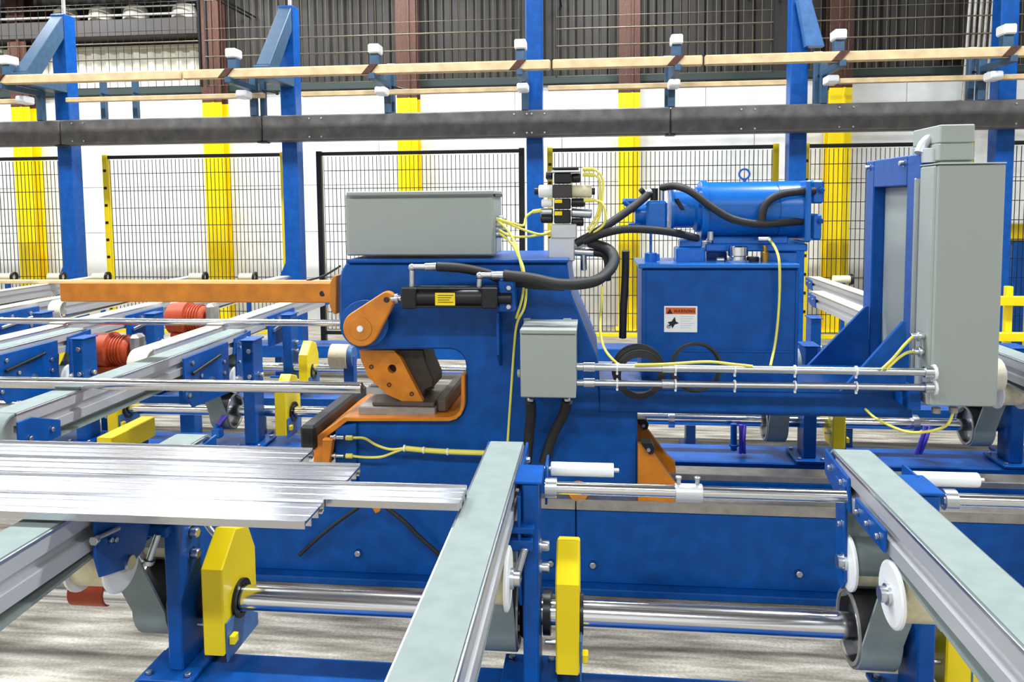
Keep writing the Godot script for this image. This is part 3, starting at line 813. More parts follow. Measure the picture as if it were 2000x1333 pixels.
func second_row() -> void:
	var nm := {0: "green belt conveyor past the press jaw with a silver side, by the picture edge", 1: "green belt conveyor with a silver side running up beside the orange bar end", 4: "short green conveyor end beside the oil tank", 5: "green conveyor past the grey control enclosure, its pulley hanging clear"}
	for k: int in nm:
		var c := -2.985 + 0.975 * k
		var t := conveyor("belt_conveyor", nm[k], "second row belt conveyors", c, -4.2, -3.74 if k == 4 else -2.4, felt)
		if k < 2:
			part(t, "guide_plate", B().prism([Vector2(-3.45, 0.875), Vector2(-3.45, 0.69), Vector2(-3.52, 0.62), Vector2(-3.9, 0.6), Vector2(-3.9, 0.875)], 0, c + 0.062, c + 0.072, 0.002), blue)
			part(t, "slot_rod", B().rod(Vector3(c + 0.085, 0.79, -3.5), Vector3(c + 0.085, 0.825, -3.78), 0.009, 8), black_steel)
			bolts(t, [Vector3(c + 0.072, 0.84, -3.52), Vector3(c + 0.072, 0.76, -3.6), Vector3(c + 0.072, 0.72, -3.84), Vector3(c + 0.072, 0.78, -3.84), Vector3(c + 0.072, 0.69, -3.48)], Vector3.RIGHT, 0.011)
			part(t, "near_end_plate", B().prism([Vector2(-2.39, 0.87), Vector2(-2.39, 0.76), Vector2(-2.6, 0.76), Vector2(-2.6, 0.82), Vector2(-2.46, 0.87)], 0, c + 0.055, c + 0.063, 0.002), blue)
			bolts(t, [Vector3(c + 0.063, 0.8, -2.55), Vector3(c + 0.063, 0.8, -2.44)], Vector3.RIGHT, 0.009)
		var x := -2.77 + 0.957 * k
		post("support_post", ["blue square post with large bolts in front of the orange gearmotor", "blue square post beside the end of the silver conveyor", "", "", "dark blue post under the press arm, in front of the oil tank", "dark blue post below the control enclosure at the picture edge"][k], "second row support posts", x, -3.9)
		if k < 2:
			bolts(get_child(get_child_count() - 1), [Vector3(x + 0.012, 0.835, -3.855), Vector3(x + 0.012, 0.7, -3.855)], Vector3.BACK, 0.013, 0.012)
		guard("shaft_guard", ["yellow shaft guard under the far green conveyor by the picture edge", "yellow shaft guard beside the post at the end of the silver conveyor", "", "", "small yellow shaft guard under the press arm", "yellow shaft guard beyond the post below the control enclosure"][k], "second row yellow shaft guards", x + 0.12, -3.9, 0.37)
	var yb := thing("shaft_guard", "low yellow cover under the silver conveyor in front of the chrome shaft", "guard", Vector3(-2.266,0.575,-3.3), "second row yellow shaft guards")
	var yx: float = -2.299
	part(yb, "cover", B().prism([Vector2(-3.3, 0.43), Vector2(-3.3, 0.53), Vector2(-3.66, 0.53), Vector2(-3.66, 0.43)], 0, yx, yx + 0.075, 0.004), yellow)
	part(yb, "leg", B().box(Vector3(yx + 0.01, 0, -3.62), Vector3(yx + 0.06, 0.43, -3.56)).box(Vector3(yx - 0.03, 0, -3.66), Vector3(yx + 0.1, 0.012, -3.5)), blue)
	floor_frame("blue floor frame behind the press bed carrying the second row of posts", -4.2, 3.6, -3.96)
	var s := thing("drive_shaft", "polished drive shaft of the second row, passing behind the press", "shaft", Vector3(-0.2, 0.475, -4.0))
	part(s, "shaft_length", B().rod(Vector3(-4.2, 0.475, -4.0), Vector3(3.6, 0.475, -4.0), 0.03, 24), chrome)
	for px: float in [-1.2, 0.4, 1.6]:
		part(s, "collar", B().ring(Vector3(px, 0.475, -4.0), Vector3.RIGHT, 0.03, 0.045, 0.03), zinc)
	# round bars lying across the belts into the jaw
	var t1 := thing("round_bar", "long bright aluminium bar lying across the belts into the press jaw", "bar", Vector3(-1.714,0.902,-2.82))
	part(t1, "bar_length", B().rod(Vector3(-3.6, 0.923, -2.737), Vector3(-0.85, 0.923, -2.737), 0.022, 20), chrome)
	var t2 := thing("round_bar", "long bright aluminium bar lying across the cream belts behind the press", "bar", Vector3(-2.535,0.929,-4.2))
	part(t2, "bar_length", B().rod(Vector3(-5.5, 0.92, -4.279), Vector3(-0.9, 0.92, -4.279), 0.02, 20), chrome)

func far_tables() -> void:
	var c3 := [[-4.16, "cream belt conveyor furthest towards the picture edge behind the bars"], [-3.19, "cream belt conveyor crossing under the bright bar by the picture edge"], [-2.2, "cream belt conveyor with a rounded near end in front of the orange gearmotor"], [1.72, "cream belt conveyor behind the gusset plate beside the oil tank"]]
	for s: Array in c3:
		var c: float = s[0]
		var t := conveyor("cream_conveyor", s[1], "cream belt conveyors", c, -6.2, -3.55, felt_cream, false)
		part(t, "motor_plate", B().box(Vector3(c + 0.062, 0.66, -5.3), Vector3(c + 0.072, 0.87, -4.85), 0.003), blue)
		bolts(t, [Vector3(c + 0.072, 0.83, -4.92), Vector3(c + 0.072, 0.83, -5.02), Vector3(c + 0.072, 0.83, -5.2), Vector3(c + 0.072, 0.74, -5.2)], Vector3.RIGHT, 0.016)
		part(t, "slot_rod", B().rod(Vector3(c + 0.085, 0.77, -4.9), Vector3(c + 0.085, 0.8, -5.2), 0.012, 8), zinc)
	var c4 := [[-5.0, "far cream conveyor near the wall, by the picture edge"], [-4.0, "far cream conveyor near the wall, in line with the braced blue post"], [-3.05, "far cream conveyor near the wall above the orange bar"], [2.02, "far cream conveyor near the wall beside the oil tank"]]
	for s: Array in c4:
		conveyor("cream_conveyor", s[1], "far cream conveyors", s[0], -7.4, -5.4, felt_cream, false)
	# posts, gearmotors and rollers of the far tables
	var pn := [[-3.022, "blue square post behind the bar, beside the orange gearmotor under the orange bar end"], [-2.051, "blue square post behind the bar, under the orange arm near the press"], [-3.846, "blue square post behind the bar at the picture edge"], [1.383, "blue square post beyond the oil tank"]]
	for s: Array in pn:
		post("support_post", s[1], "far support posts", s[0], -5.0, 0.86)
		guard("shaft_guard", String(s[1]).replace("blue square post", "yellow shaft guard"), "far yellow shaft guards", float(s[0]) + 0.1, -4.9)
	for s: Array in [[-4.6, 2.9, -5.04, "blue floor frame under the cream conveyors"], [-6.2, 4.2, -6.9, "blue floor frame under the far cream conveyors near the wall"]]:
		floor_frame(s[3], s[0], s[1], s[2])
	var sh := thing("drive_shaft", "polished drive shaft under the cream conveyors", "shaft", Vector3(-1, 0.5, -5.1))
	part(sh, "shaft_length", B().rod(Vector3(-4.6, 0.5, -5.0), Vector3(2.9, 0.5, -5.0), 0.03, 20), chrome)
	var ms := [[Vector3(-2.636,0.87,-4.75), "round orange gearmotor behind the bar under the orange bar"], [Vector3(-2.876,0.744,-4.3), "orange gearmotor with a finned end in front of the bar, behind the bolted blue post"]]
	for s: Array in ms:
		var p: Vector3 = s[0]
		var t := thing("gearmotor", s[1], "motor", p - Vector3(0, 0.12, 0), "orange gearmotors")
		part(t, "housing", B().lathe(p - Vector3(0.12, 0, 0), Vector3.RIGHT, [[0, 0], [0, 0.07], [0.02, 0.1], [0.14, 0.11], [0.15, 0.085], [0.24, 0.08], [0.26, 0.06], [0.26, 0]], 24), motor_orange)
		for j in 5:
			part(t, "fin", B().ring(p + Vector3(0.03 + j * 0.018, 0, 0), Vector3.RIGHT, 0.075, 0.092, 0.006, 20), motor_orange)
		part(t, "foot", B().box(p + Vector3(-0.08, -0.13, -0.07), p + Vector3(0.06, -0.09, 0.07)), motor_orange)
		part(t, "shield", B().box(p + Vector3(0.15, -0.18, -0.04), p + Vector3(0.21, 0.1, 0.06), 0.02), way_steel)
		part(t, "pedestal", B().box(Vector3(p.x - 0.05, 0, p.z - 0.05), Vector3(p.x + 0.05, p.y - 0.12, p.z + 0.05)), blue)
	var rs := [[22, "cream roller with a black rim by the picture edge"], [118, "cream roller with a black rim in front of the first braced blue post"], [205, "cream roller with a black rim above the end of the orange bar"], [395, "cream roller with a black rim beside the yellow wall column"], [492, "cream roller with a black rim in front of the grey part of the wall"], [1655, "cream roller with a black rim beside the yellow column past the oil tank"]]
	var rx := [Vector3(-5.6,0.932,-6.9), Vector3(-5.091,0.932,-6.9), Vector3(-4.635,0.933,-6.9), Vector3(-3.661,0.934,-6.9), Vector3(-3.174,0.934,-6.9), Vector3(2.177,0.917,-6.9)]
	for j in 6:
		var p: Vector3 = rx[j]
		var t := thing("end_roller", rs[j][1], "roller", p - Vector3(0, 0.05, 0), "cream end rollers")
		part(t, "roller", B().rod(p - Vector3(0.12, 0, 0), p + Vector3(0.02, 0, 0), 0.034, 16), cream_plastic)
		part(t, "rim", B().ring(p + Vector3(0.03, 0, 0), Vector3.RIGHT, 0.03, 0.048, 0.02), black_steel)
		part(t, "stand", B().box(Vector3(p.x - 0.05, 0.0, p.z - 0.02), Vector3(p.x - 0.02, p.y - 0.03, p.z + 0.02)), blue)
	# pale transfer rails across the far tables
	var tr := thing("transfer_rail", "pale wooden transfer rail across the far cream conveyors, just above the orange bar", "rail", Vector3(-3, 0.9, -6.6))
	part(tr, "rail_length", B().box(Vector3(-6.5, 0.9, -6.62), Vector3(-1.0, 0.935, -6.55), 0.006), wood)

# ------------------------------------------------------------------ the press (stretcher head) on its bed
func lettering(root: Node3D, called: String, s: String, at: Vector3, h: float, m: Material, bold := false) -> void:
	var tm := TextMesh.new()
	var f := SystemFont.new()
	f.font_names = PackedStringArray(["Droid Sans"])
	f.font_weight = 700 if bold else 400
	tm.font = f
	tm.text = s
	tm.font_size = 32
	tm.pixel_size = h / 24.0
	tm.depth = 0.0008
	var o := MeshInstance3D.new()
	o.name = called
	o.mesh = tm
	o.material_override = m
	root.add_child(o, true)
	o.position = at

func stretcher() -> void:
	# bed along the line
	var bed := thing("press_bed", "long blue steel bed with pale slideways on the floor under the press", "bed", Vector3(0.6, 0, -3.3))
	var seam: float = -0.073
	for s: Array in [[-1.75, seam - 0.002], [seam + 0.002, 3.6]]:
		part(bed, "web", B().box(Vector3(s[0], 0.03, -3.105), Vector3(s[1], 0.34, -3.2), 0.004).box(Vector3(s[0], 0.03, -3.42), Vector3(s[1], 0.36, -3.56), 0.004).box(Vector3(s[0], 0.03, -3.2), Vector3(s[1], 0.25, -3.42), 0.003), blue)
		part(bed, "bottom_flange", B().box(Vector3(s[0], 0, -3.05), Vector3(s[1], 0.03, -3.62), 0.004), blue)
		part(bed, "slideway", B().box(Vector3(s[0], 0.34, -3.095), Vector3(s[1], 0.385, -3.2), 0.003), way_steel)
		part(bed, "slideway", B().box(Vector3(s[0], 0.36, -3.42), Vector3(s[1], 0.39, -3.53), 0.003), way_steel)
	bolts(bed, [Vector3(-0.004,0.111,-3.1), Vector3(0.817,0.109,-3.1), Vector3(-0.177,0.111,-3.1), Vector3(-0.996,0.122,-3.1)], Vector3.BACK, 0.014, 0.014)
	part(bed, "stop_block", B().box(Vector3(0.761,0.344,-3.22), Vector3(1.007,0.328,-3.36), 0.004), blue)

	# the C-shaped head
	var t := thing("stretcher_press", "big blue C-shaped press head with an open jaw on the bed", "press", Vector3(-0.4, 0.385, -3.4))
	var pl := [Vector2(-1.065,1.281),Vector2(-1.057,1.32),Vector2(-1.034,1.355),Vector2(-0.106,1.354),Vector2(-0.09,1.226),Vector2(0.014,0.962),Vector2(0.031,0.745),Vector2(0.179,0.747),Vector2(0.18,0.34),Vector2(-1.107,0.297),Vector2(-1.098,0.642),Vector2(-1.079,0.663),Vector2(-1.038,0.679),Vector2(-0.599,0.693),Vector2(-0.57,0.702),Vector2(-0.55,0.72),Vector2(-0.537,0.747),Vector2(-0.532,0.773),Vector2(-0.53,0.917),Vector2(-0.534,0.945),Vector2(-0.549,0.97),Vector2(-0.568,0.985),Vector2(-0.594,0.992),Vector2(-0.99,0.987),Vector2(-1.025,1.011),Vector2(-1.055,1.05),Vector2(-1.069,1.103)]
	part(t, "frame", B().prism(pl, 2, -3.15, -3.7, 0.008), blue)
	part(t, "top_plate", B().box(Vector3(-1.027,1.356,-3.13), Vector3(-0.101,1.37,-3.72), 0.003), blue)
	part(t, "side_plate", B().prism([Vector2(-1.094,0.644),Vector2(-1.077,0.662),Vector2(-1.001,0.673),Vector2(-1.009,0.316),Vector2(-1.102,0.313)], 2, -3.13, -3.15, 0.003), blue)
	# orange bed of the lower jaw, open towards the stock
	var jb := part(t, "jaw_bed", B().prism([Vector2(-1.19,0.49),Vector2(-1.187,0.607),Vector2(-1.053,0.701),Vector2(-0.599,0.71),Vector2(-0.572,0.72),Vector2(-0.554,0.74),Vector2(-0.548,0.771),Vector2(-0.546,0.89),Vector2(-0.531,0.891),Vector2(-0.532,0.773),Vector2(-0.537,0.747),Vector2(-0.55,0.72),Vector2(-0.57,0.702),Vector2(-0.599,0.693),Vector2(-1.038,0.684),Vector2(-1.123,0.619),Vector2(-1.127,0.491)], 2, -3.12, -3.7, 0.003), orange)
	part(jb, "stop_bar", B().prism([Vector2(-1.138,0.491),Vector2(-1.134,0.615),Vector2(-1.089,0.616),Vector2(-1.111,0.492)], 2, -3.08, -3.12, 0.003), orange)
	part(jb, "wear_plate", B().box(Vector3(-1,0.697,-3.16), Vector3(-0.666, 0.738, -3.62), 0.004), way_steel)
	part(jb, "wear_plate", B().box(Vector3(-0.942, 0.738 + 0.0005, -3.17), Vector3(-0.672, 0.758, -3.5), 0.004), brown_steel)
	var gr := B()
	for j in 9:
		var gz := -3.3 - j * 0.036
		gr.prism([Vector2(gz, 0.0), Vector2(gz - 0.03, 0.0), Vector2(gz - 0.03, 0.012), Vector2(gz, 0.03)], 0, -1.006, -0.88, 0.001)
	for j in gr.v.size():
		gr.v[j].y += 0.758
	part(jb, "grip_teeth", gr, zinc)
	part(jb, "round_post", B().box(Vector3(-0.668, 0.709, -3.19), Vector3(-0.619, 0.774, -3.6), 0.01), brown_steel)
	# upper jaw: orange cheek plates with the dark gripping block between them
	var hc := Vector3(-0.857,0.897,-3.2)
	var uj := part(t, "jaw_cheek", B().holed([Vector2(-0.999,0.975),Vector2(-0.848,0.977),Vector2(-0.82,0.946),Vector2(-0.71,0.728),Vector2(-0.781,0.742),Vector2(-0.881,0.785),Vector2(-0.963,0.86),Vector2(-0.993,0.935)], 2, -3.19, -3.225, Vector2(hc.x, hc.y), 0.019), orange)
	part(uj, "hole_liner", B().rod(Vector3(hc.x, hc.y, -3.2252), Vector3(hc.x, hc.y, -3.2268), 0.023, 20), black_steel)  # black disc added behind the hole, its colour stands in for the shade inside
	for q: Vector3 in [Vector3(-0.947,0.905,-3.188),Vector3(-0.871,0.828,-3.188),Vector3(-0.773,0.79,-3.188)]:
		part(uj, "plug", B().ring(q, Vector3.BACK, 0.005, 0.0095, 0.004, 16), rust)
	part(t, "jaw_cheek", B().prism([Vector2(-0.999,0.975),Vector2(-0.848,0.977),Vector2(-0.82,0.946),Vector2(-0.71,0.728),Vector2(-0.781,0.742),Vector2(-0.881,0.785),Vector2(-0.963,0.86),Vector2(-0.993,0.935)], 2, -3.425, -3.45, 0.004), orange)
	part(t, "grip_block", B().prism([Vector2(-0.849,0.975),Vector2(-0.728,0.977),Vector2(-0.715,0.917),Vector2(-0.685,0.846),Vector2(-0.686,0.812),Vector2(-0.722,0.796),Vector2(-0.736,0.76),Vector2(-0.75,0.733),Vector2(-0.818,0.938)], 2, -3.227, -3.42, 0.006), mat(c8(66, 56, 48), 0.5, 0.2, grime, 3.0))
	var te := B()
	for j in 5:
		te.prism([Vector2(-3.25 - j * 0.03, 0.0), Vector2(-3.275 - j * 0.03, 0.0), Vector2(-3.262 - j * 0.03, -0.02)], 0, -1.075, -1.029, 0.001)
	for j in te.v.size():
		te.v[j].y += 1.02
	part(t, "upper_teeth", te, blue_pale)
	# lever that drives the jaw, with its boss
	part(t, "boss", B().rod(Vector3(-0.961,1.097,-3.15), Vector3(-0.933,1.111,-3.06), 0.098, 40), blue)
	var lv := B()
	var lp := []
	var c1 := Vector3(-0.94,1.097,-3.04)
	var c2 := Vector3(-0.829,1.216,-3.04)
	var dir := rad_to_deg(Vector2(c2.x - c1.x, c2.y - c1.y).angle())
	lp.append_array(arc(Vector2(c1.x, c1.y), 0.074, dir + 75, dir + 285, 20))
	lp.append_array(arc(Vector2(c2.x, c2.y), 0.033, dir - 75, dir + 75, 10))
	lv.prism(lp, 2, -3.06, -3.025, 0.004)
	var lever := part(t, "lever", lv, orange)
	part(lever, "washer", B().rod(Vector3(c1.x, c1.y, -3.03), Vector3(c1.x, c1.y, -3.02), 0.048, 32), orange)
	part(lever, "pin_cap", B().lathe(Vector3(c1.x, c1.y, -3.02), Vector3.BACK, [[0, 0.014], [0.006, 0.012], [0.008, 0]], 20), white_plastic)
	part(lever, "pivot_pin", B().rod(Vector3(c2.x, c2.y, -3.03), Vector3(c2.x, c2.y, -3.02), 0.012, 16), rust)
	# bracket of the cylinder and ribs on the front
	part(t, "cylinder_bracket", B().box(Vector3(-0.371,1.172,-3), Vector3(-0.309,1.297,-3.15), 0.004), blue)
	bolts(t, [Vector3(-0.33,1.269,-3),Vector3(-0.331,1.194,-3)], Vector3.BACK, 0.011, 0.012)
	part(t, "rib", B().prism([Vector2(-3.15, 1.153), Vector2(-3.06, 1.153), Vector2(-3.06, 0.989), Vector2(-3.15, 0.925)], 0, -0.389, -0.378, 0.002), blue)
	part(t, "orange_cap", B().rod(Vector3(-0.063,0.4,-3.15), Vector3(-0.062,0.415,-3.11), 0.042, 28), orange)
	part(t, "hook", B().prism([Vector2(-0.942,0.336),Vector2(-0.891,0.338),Vector2(-0.898,0.304),Vector2(-0.918,0.295)], 2, -3.1, -3.14, 0.002), orange)
	# orange foot brackets running on the slideways
	for z: float in [-3.1, -3.44]:
		var fb := part(t, "foot_bracket", B().prism([Vector2(0.178,0.622),Vector2(0.211,0.623),Vector2(0.33,0.463),Vector2(0.363,0.436),Vector2(0.368,0.37),Vector2(0.179,0.364)], 2, z - 0.035, z, 0.004), orange)
		part(fb, "clamp_block", B().prism([Vector2(0.189,0.633),Vector2(0.231,0.634),Vector2(0.244,0.611),Vector2(0.24,0.59),Vector2(0.223,0.585),Vector2(0.195,0.622)], 2, z - 0.05, z + 0.02, 0.002), black_steel)
		part(fb, "clamp_bolt", B().rod(Vector3(0.219, 0.606, z + 0.02), Vector3(0.219, 0.606, z + 0.028), 0.008, 10), zinc)

	# hydraulic cylinder across the head
	var cy := thing("hydraulic_cylinder", "black hydraulic cylinder with a yellow label across the press head, pushing the orange lever", "cylinder", Vector3(-0.583,1.228,-3))
	part(cy, "barrel", B().rod(Vector3(-0.712,1.227,-3), Vector3(-0.43,1.228,-3), 0.038, 28), black_steel)
	part(cy, "end_block", B().box(Vector3(-0.753,1.188,-2.955), Vector3(-0.692,1.273,-3.045), 0.005), black_steel)
	part(cy, "end_block", B().box(Vector3(-0.434,1.19,-2.955), Vector3(-0.371,1.274,-3.045), 0.005), black_steel)
	for yy: float in [1.267, 1.196]:
		for zz: float in [-2.965, -3.035]:
			part(cy, "tie_rod", B().rod(Vector3(-0.696, yy, zz), Vector3(-0.432, yy, zz), 0.005, 8), black_steel)
	part(cy, "piston_rod", B().rod(Vector3(-0.803,1.223,-3), Vector3(-0.761,1.227,-3), 0.013, 16), chrome)
	part(cy, "rod_nut", B().rod(Vector3(-0.787,1.223,-3), Vector3(-0.772,1.225,-3), 0.022, 6), zinc)
	part(cy, "clevis", B().rod(Vector3(-0.377,1.226,-3), Vector3(-0.318,1.227,-3), 0.022, 12), black_steel)
	var lb := part(cy, "label_plate", B().box(Vector3(-0.617,1.202,-2.96), Vector3(-0.538,1.252,-2.965), 0.0008), yellow, "yellow printed label")
	for j in 4:
		part(lb, "print_line", B().box(Vector3(-0.606,1.241,-2.958) + Vector3(0, -0.009 * j, 0), Vector3(-0.606,1.245,-2.96) + Vector3(0.062 - 0.008 * (j % 3), -0.009 * j - 0.002, 0), 0.0002), black_steel)
	for s: Array in [[[Vector3(-0.717,1.268,-3),Vector3(-0.716,1.313,-3),Vector3(-0.716,1.342,-3)], [Vector3(-0.715,1.35,-3),Vector3(-0.664,1.35,-3),Vector3(-0.616,1.352,-3)]], [[Vector3(-0.448,1.269,-3),Vector3(-0.447,1.293,-3),Vector3(-0.445,1.309,-3)], [Vector3(-0.445,1.317,-3),Vector3(-0.398,1.317,-3),Vector3(-0.35,1.318,-3)]]]:
		var a: Array = s[0]
		var b: Array = s[1]
		var f := part(cy, "elbow_fitting", B().rod(a[0], a[2], 0.011, 12).rod(b[0] - Vector3(0.01, 0, 0), b[1], 0.012, 12).ball(a[2] + Vector3(0, 0.006, 0), 0.016), zinc)
		part(f, "crimp_sleeve", B().rod(b[1], b[2], 0.016, 16), zinc)

	# orange bar reaching out over the conveyors, bolted to the side of the head
	var ob := thing("orange_bar", "long orange square bar reaching out sideways from the press head over the conveyors", "bar", Vector3(-1.172,1.138,-3.4))
	part(ob, "bar_length", B().box(Vector3(-2.444,1.165,-3.3), Vector3(-1.151,1.255,-3.4), 0.005), orange)
	part(ob, "mounting_flange", B().prism([Vector2(-1.151,1.255),Vector2(-1.133,1.289),Vector2(-1.119,1.289),Vector2(-1.124,1.12),Vector2(-1.138,1.12),Vector2(-1.153,1.154)], 2, -3.27, -3.43, 0.003), orange)
	part(ob, "round_hole", B().rod(Vector3(-1.196,1.206,-3.305), Vector3(-1.194,1.207,-3.298), 0.013, 18), black_steel)  # no opening here: a black disc paints the dark of a hole
	# black apron and cream roller beside the jaw
	var ap := thing("rubber_apron", "thick black rubber apron sloping down beside the orange jaw bed", "apron", Vector3(-1.285,0.518,-3.3))
	part(ap, "apron", B().box(Vector3(-1.239,0.561,-3.1), Vector3(-1.17, 0.668, -3.85), 0.012), rubber)
	part(ap, "apron_foot", B().box(Vector3(-1.23, 0, -3.7), Vector3(-1.185, 0.564, -3.8), 0.004), blue)
	var cr := thing("cream_roller", "fat cream roller behind the jaw beside the orange lever cheek", "roller", Vector3(-1.357,0.782,-4))
	part(cr, "roller", B().rod(Vector3(-1.406,0.784,-4), Vector3(-1.309,0.782,-4), 0.066, 28), cream_plastic)
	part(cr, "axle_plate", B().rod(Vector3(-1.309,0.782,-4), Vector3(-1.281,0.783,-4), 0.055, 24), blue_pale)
	part(cr, "stand", B().box(Vector3(-1.313,0.776,-4.03) + Vector3(-0.02, -0.5, 0), Vector3(-1.277,0.789,-3.97), 0.003), blue)

func power_unit() -> void:
	# arm that carries the tank, and the framed side panel with its gussets
	var a := thing("carrier_arm", "blue arm reaching from the press head to the control enclosure, carrying the oil tank", "arm", Vector3(0.6, 0.8, -3.4))
	part(a, "beam", B().box(Vector3(0.022,0.736,-3.15), Vector3(1.256,0.851,-3.2), 0.005), blue)
	part(a, "beam", B().box(Vector3(0.179, 0.749, -3.55), Vector3(1.258, 0.841, -3.6), 0.005), blue)
	part(a, "deck", B().box(Vector3(0.022,0.835,-3.14), Vector3(1.256, 0.852, -3.6), 0.003), blue)
	part(a, "gusset", B().prism([Vector2(1.17,1.137),Vector2(1.181,1.137),Vector2(1.188,0.867),Vector2(0.947,0.863)], 2, -3.05, -3.07, 0.002), blue)
	part(a, "gusset", B().prism([Vector2(1.223,1.121),Vector2(1.236,1.121),Vector2(1.245,0.773),Vector2(0.904,0.768)], 2, -3.61, -3.63, 0.002), blue)
	part(a, "end_foot", B().box(Vector3(1.18,0.808,-3), Vector3(1.224,0.887,-3.15), 0.004), blue)
	# framed panel
	var f := thing("panel_frame", "tall blue frame with a grey back panel beside the grey control enclosure", "frame", Vector3(1.27, 0.85, -3.4))
	var zn := -3.12
	var zf := -3.72
	var yt := 1.775
	part(f, "upright", B().box(Vector3(1.245, 0.86, zn), Vector3(1.31, yt, zn - 0.13), 0.005), blue)
	part(f, "upright", B().box(Vector3(1.245, 0.86, zf + 0.1), Vector3(1.31, yt, zf), 0.005), blue)
	part(f, "header", B().box(Vector3(1.245, yt - 0.12, zn - 0.131), Vector3(1.31, yt, zf + 0.101), 0.004), blue)
	part(f, "back_panel", B().box(Vector3(1.295, 0.9, zn - 0.131), Vector3(1.45, yt - 0.12, zf + 0.101), 0.004), enclosure_grey)
	bolts(f, [Vector3(1.245, yt - 0.03, zn - 0.16), Vector3(1.245, yt - 0.03, zf + 0.05)], Vector3.LEFT, 0.011, 0.018)

	# oil tank
	var t := thing("oil_tank", "blue hydraulic oil tank with a warning sign on the press arm", "tank", Vector3(0.5, 0.9, -3.5))
	part(t, "body", B().box(Vector3(0.201,0.82,-3.25), Vector3(0.838, 1.324, -3.58), 0.008), blue)
	part(t, "lid", B().box(Vector3(0.186, 1.324 + 0.001, -3.23), Vector3(0.834, 1.343, -3.6), 0.003), blue_motor)
	part(t, "edge_flange", B().box(Vector3(0.201,0.821,-3.244), Vector3(0.218,1.316,-3.25), 0.002), blue)
	part(t, "edge_flange", B().box(Vector3(0.822,0.831,-3.244), Vector3(0.833,1.316,-3.25), 0.002), blue)
	part(t, "weld_seam", B().box(Vector3(0.363,0.973,-3.246), Vector3(0.815,0.984,-3.25), 0.001), blue)
	var sg := part(t, "warning_sign", B().box(Vector3(0.293,1.056,-3.247), Vector3(0.429,1.166,-3.25), 0.0008), white_plastic, "white sign with an orange warning band")
	part(sg, "header_band", B().box(Vector3(0.299,1.132,-3.246), Vector3(0.422,1.16,-3.247), 0.0003), mat(c8(214, 96, 36), 0.5))
	lettering(sg, "header_text", "WARNING", Vector3(0.376,1.145,-3.246), 0.0135, black_steel, true)
	part(sg, "alert_triangle", B().prism([Vector2(0.303,1.134),Vector2(0.316,1.156),Vector2(0.328,1.134)], 2, -3.2455, -3.2462, 0.0002), black_steel)
	part(sg, "pictogram", B().prism([Vector2(0.306,1.076),Vector2(0.316,1.089),Vector2(0.307,1.098),Vector2(0.324,1.102),Vector2(0.337,1.121),Vector2(0.341,1.102),Vector2(0.354,1.094),Vector2(0.337,1.089),Vector2(0.327,1.072),Vector2(0.322,1.085)], 2, -3.2455, -3.247, 0.0002), black_steel)
	part(sg, "pictogram_ring", B().ring(Vector3(0.312,1.08,-3.246), Vector3.BACK, 0.006, 0.008, 0.0008, 20), black_steel)
	for j in 6:
		part(sg, "print_line", B().box(Vector3(0.36,1.122,-3.246) + Vector3(0, -0.0095 * j, 0), Vector3(0.36,1.124,-3.247) + Vector3(0.056 - 0.007 * (j % 3), -0.0095 * j - 0.0012, 0), 0.0002), mat(c8(120, 110, 104), 0.6))
	# manifold and fittings on the lid
	var m := thing("manifold", "blue manifold with fittings on the oil tank lid under the motor", "manifold", Vector3(0.615,1.338,-3.4))
	part(m, "block", B().box(Vector3(0.352,1.338,-3.35), Vector3(0.474,1.403,-3.47), 0.006), blue_motor)
	part(m, "block", B().box(Vector3(0.369,1.402,-3.37), Vector3(0.464,1.437,-3.45), 0.006), blue_motor)
	part(m, "mount_beam", B().box(Vector3(0.481,1.383,-3.4), Vector3(0.908,1.416,-3.6), 0.005), blue_motor)
	part(m, "mount_foot", B().box(Vector3(0.748,1.332,-3.42), Vector3(0.871,1.38,-3.58), 0.004), blue_motor)
	part(m, "mount_foot", B().box(Vector3(0.5,1.326,-3.5), Vector3(0.589,1.376,-3.58), 0.004), blue_motor)
	part(m, "filler_cap", B().lathe(Vector3(0.607,1.331,-3.35), Vector3.UP, [[0, 0.05], [0.02, 0.052], [0.022, 0.034], [0.035, 0.034], [0.04, 0.042], [0.075, 0.042], [0.08, 0.036], [0.082, 0]], 24), chrome)
	part(m, "brass_valve", B().rod(Vector3(0.72,1.338,-3.35), Vector3(0.72,1.385,-3.35), 0.016, 12).rod(Vector3(0.72,1.385,-3.35), Vector3(0.719,1.411,-3.35), 0.009, 10), brass)
	part(m, "pipe_fitting", B().rod(Vector3(0.502,1.431,-3.4), Vector3(0.502,1.471,-3.4), 0.014, 10), zinc)
	part(m, "pipe_fitting", B().rod(Vector3(0.523,1.35,-3.36), Vector3(0.553,1.35,-3.36), 0.012, 8), zinc)
	part(m, "cap", B().rod(Vector3(0.672,1.337,-3.36), Vector3(0.672,1.363,-3.36), 0.026, 16), black_steel)
	part(m, "cable_gland", B().rod(Vector3(0.692,1.437,-3.36), Vector3(0.744,1.437,-3.36), 0.012, 10), zinc)
	part(m, "small_valve", B().rod(Vector3(0.244,1.338,-3.35), Vector3(0.244,1.382,-3.35), 0.026, 16).rod(Vector3(0.244,1.382,-3.35), Vector3(0.244,1.474,-3.35), 0.006, 8).rod(Vector3(0.273,1.347,-3.35), Vector3(0.272,1.378,-3.35), 0.01, 8), blue_motor)
	# electric motor and pump
	var p := thing("electric_motor", "bright blue electric motor lying on the oil tank with an eyebolt on top", "motor", Vector3(0.677,1.412,-3.5))
	var ax := Vector3(0.465,1.56,-3.5)
	var le: float = 0.906 - ax.x
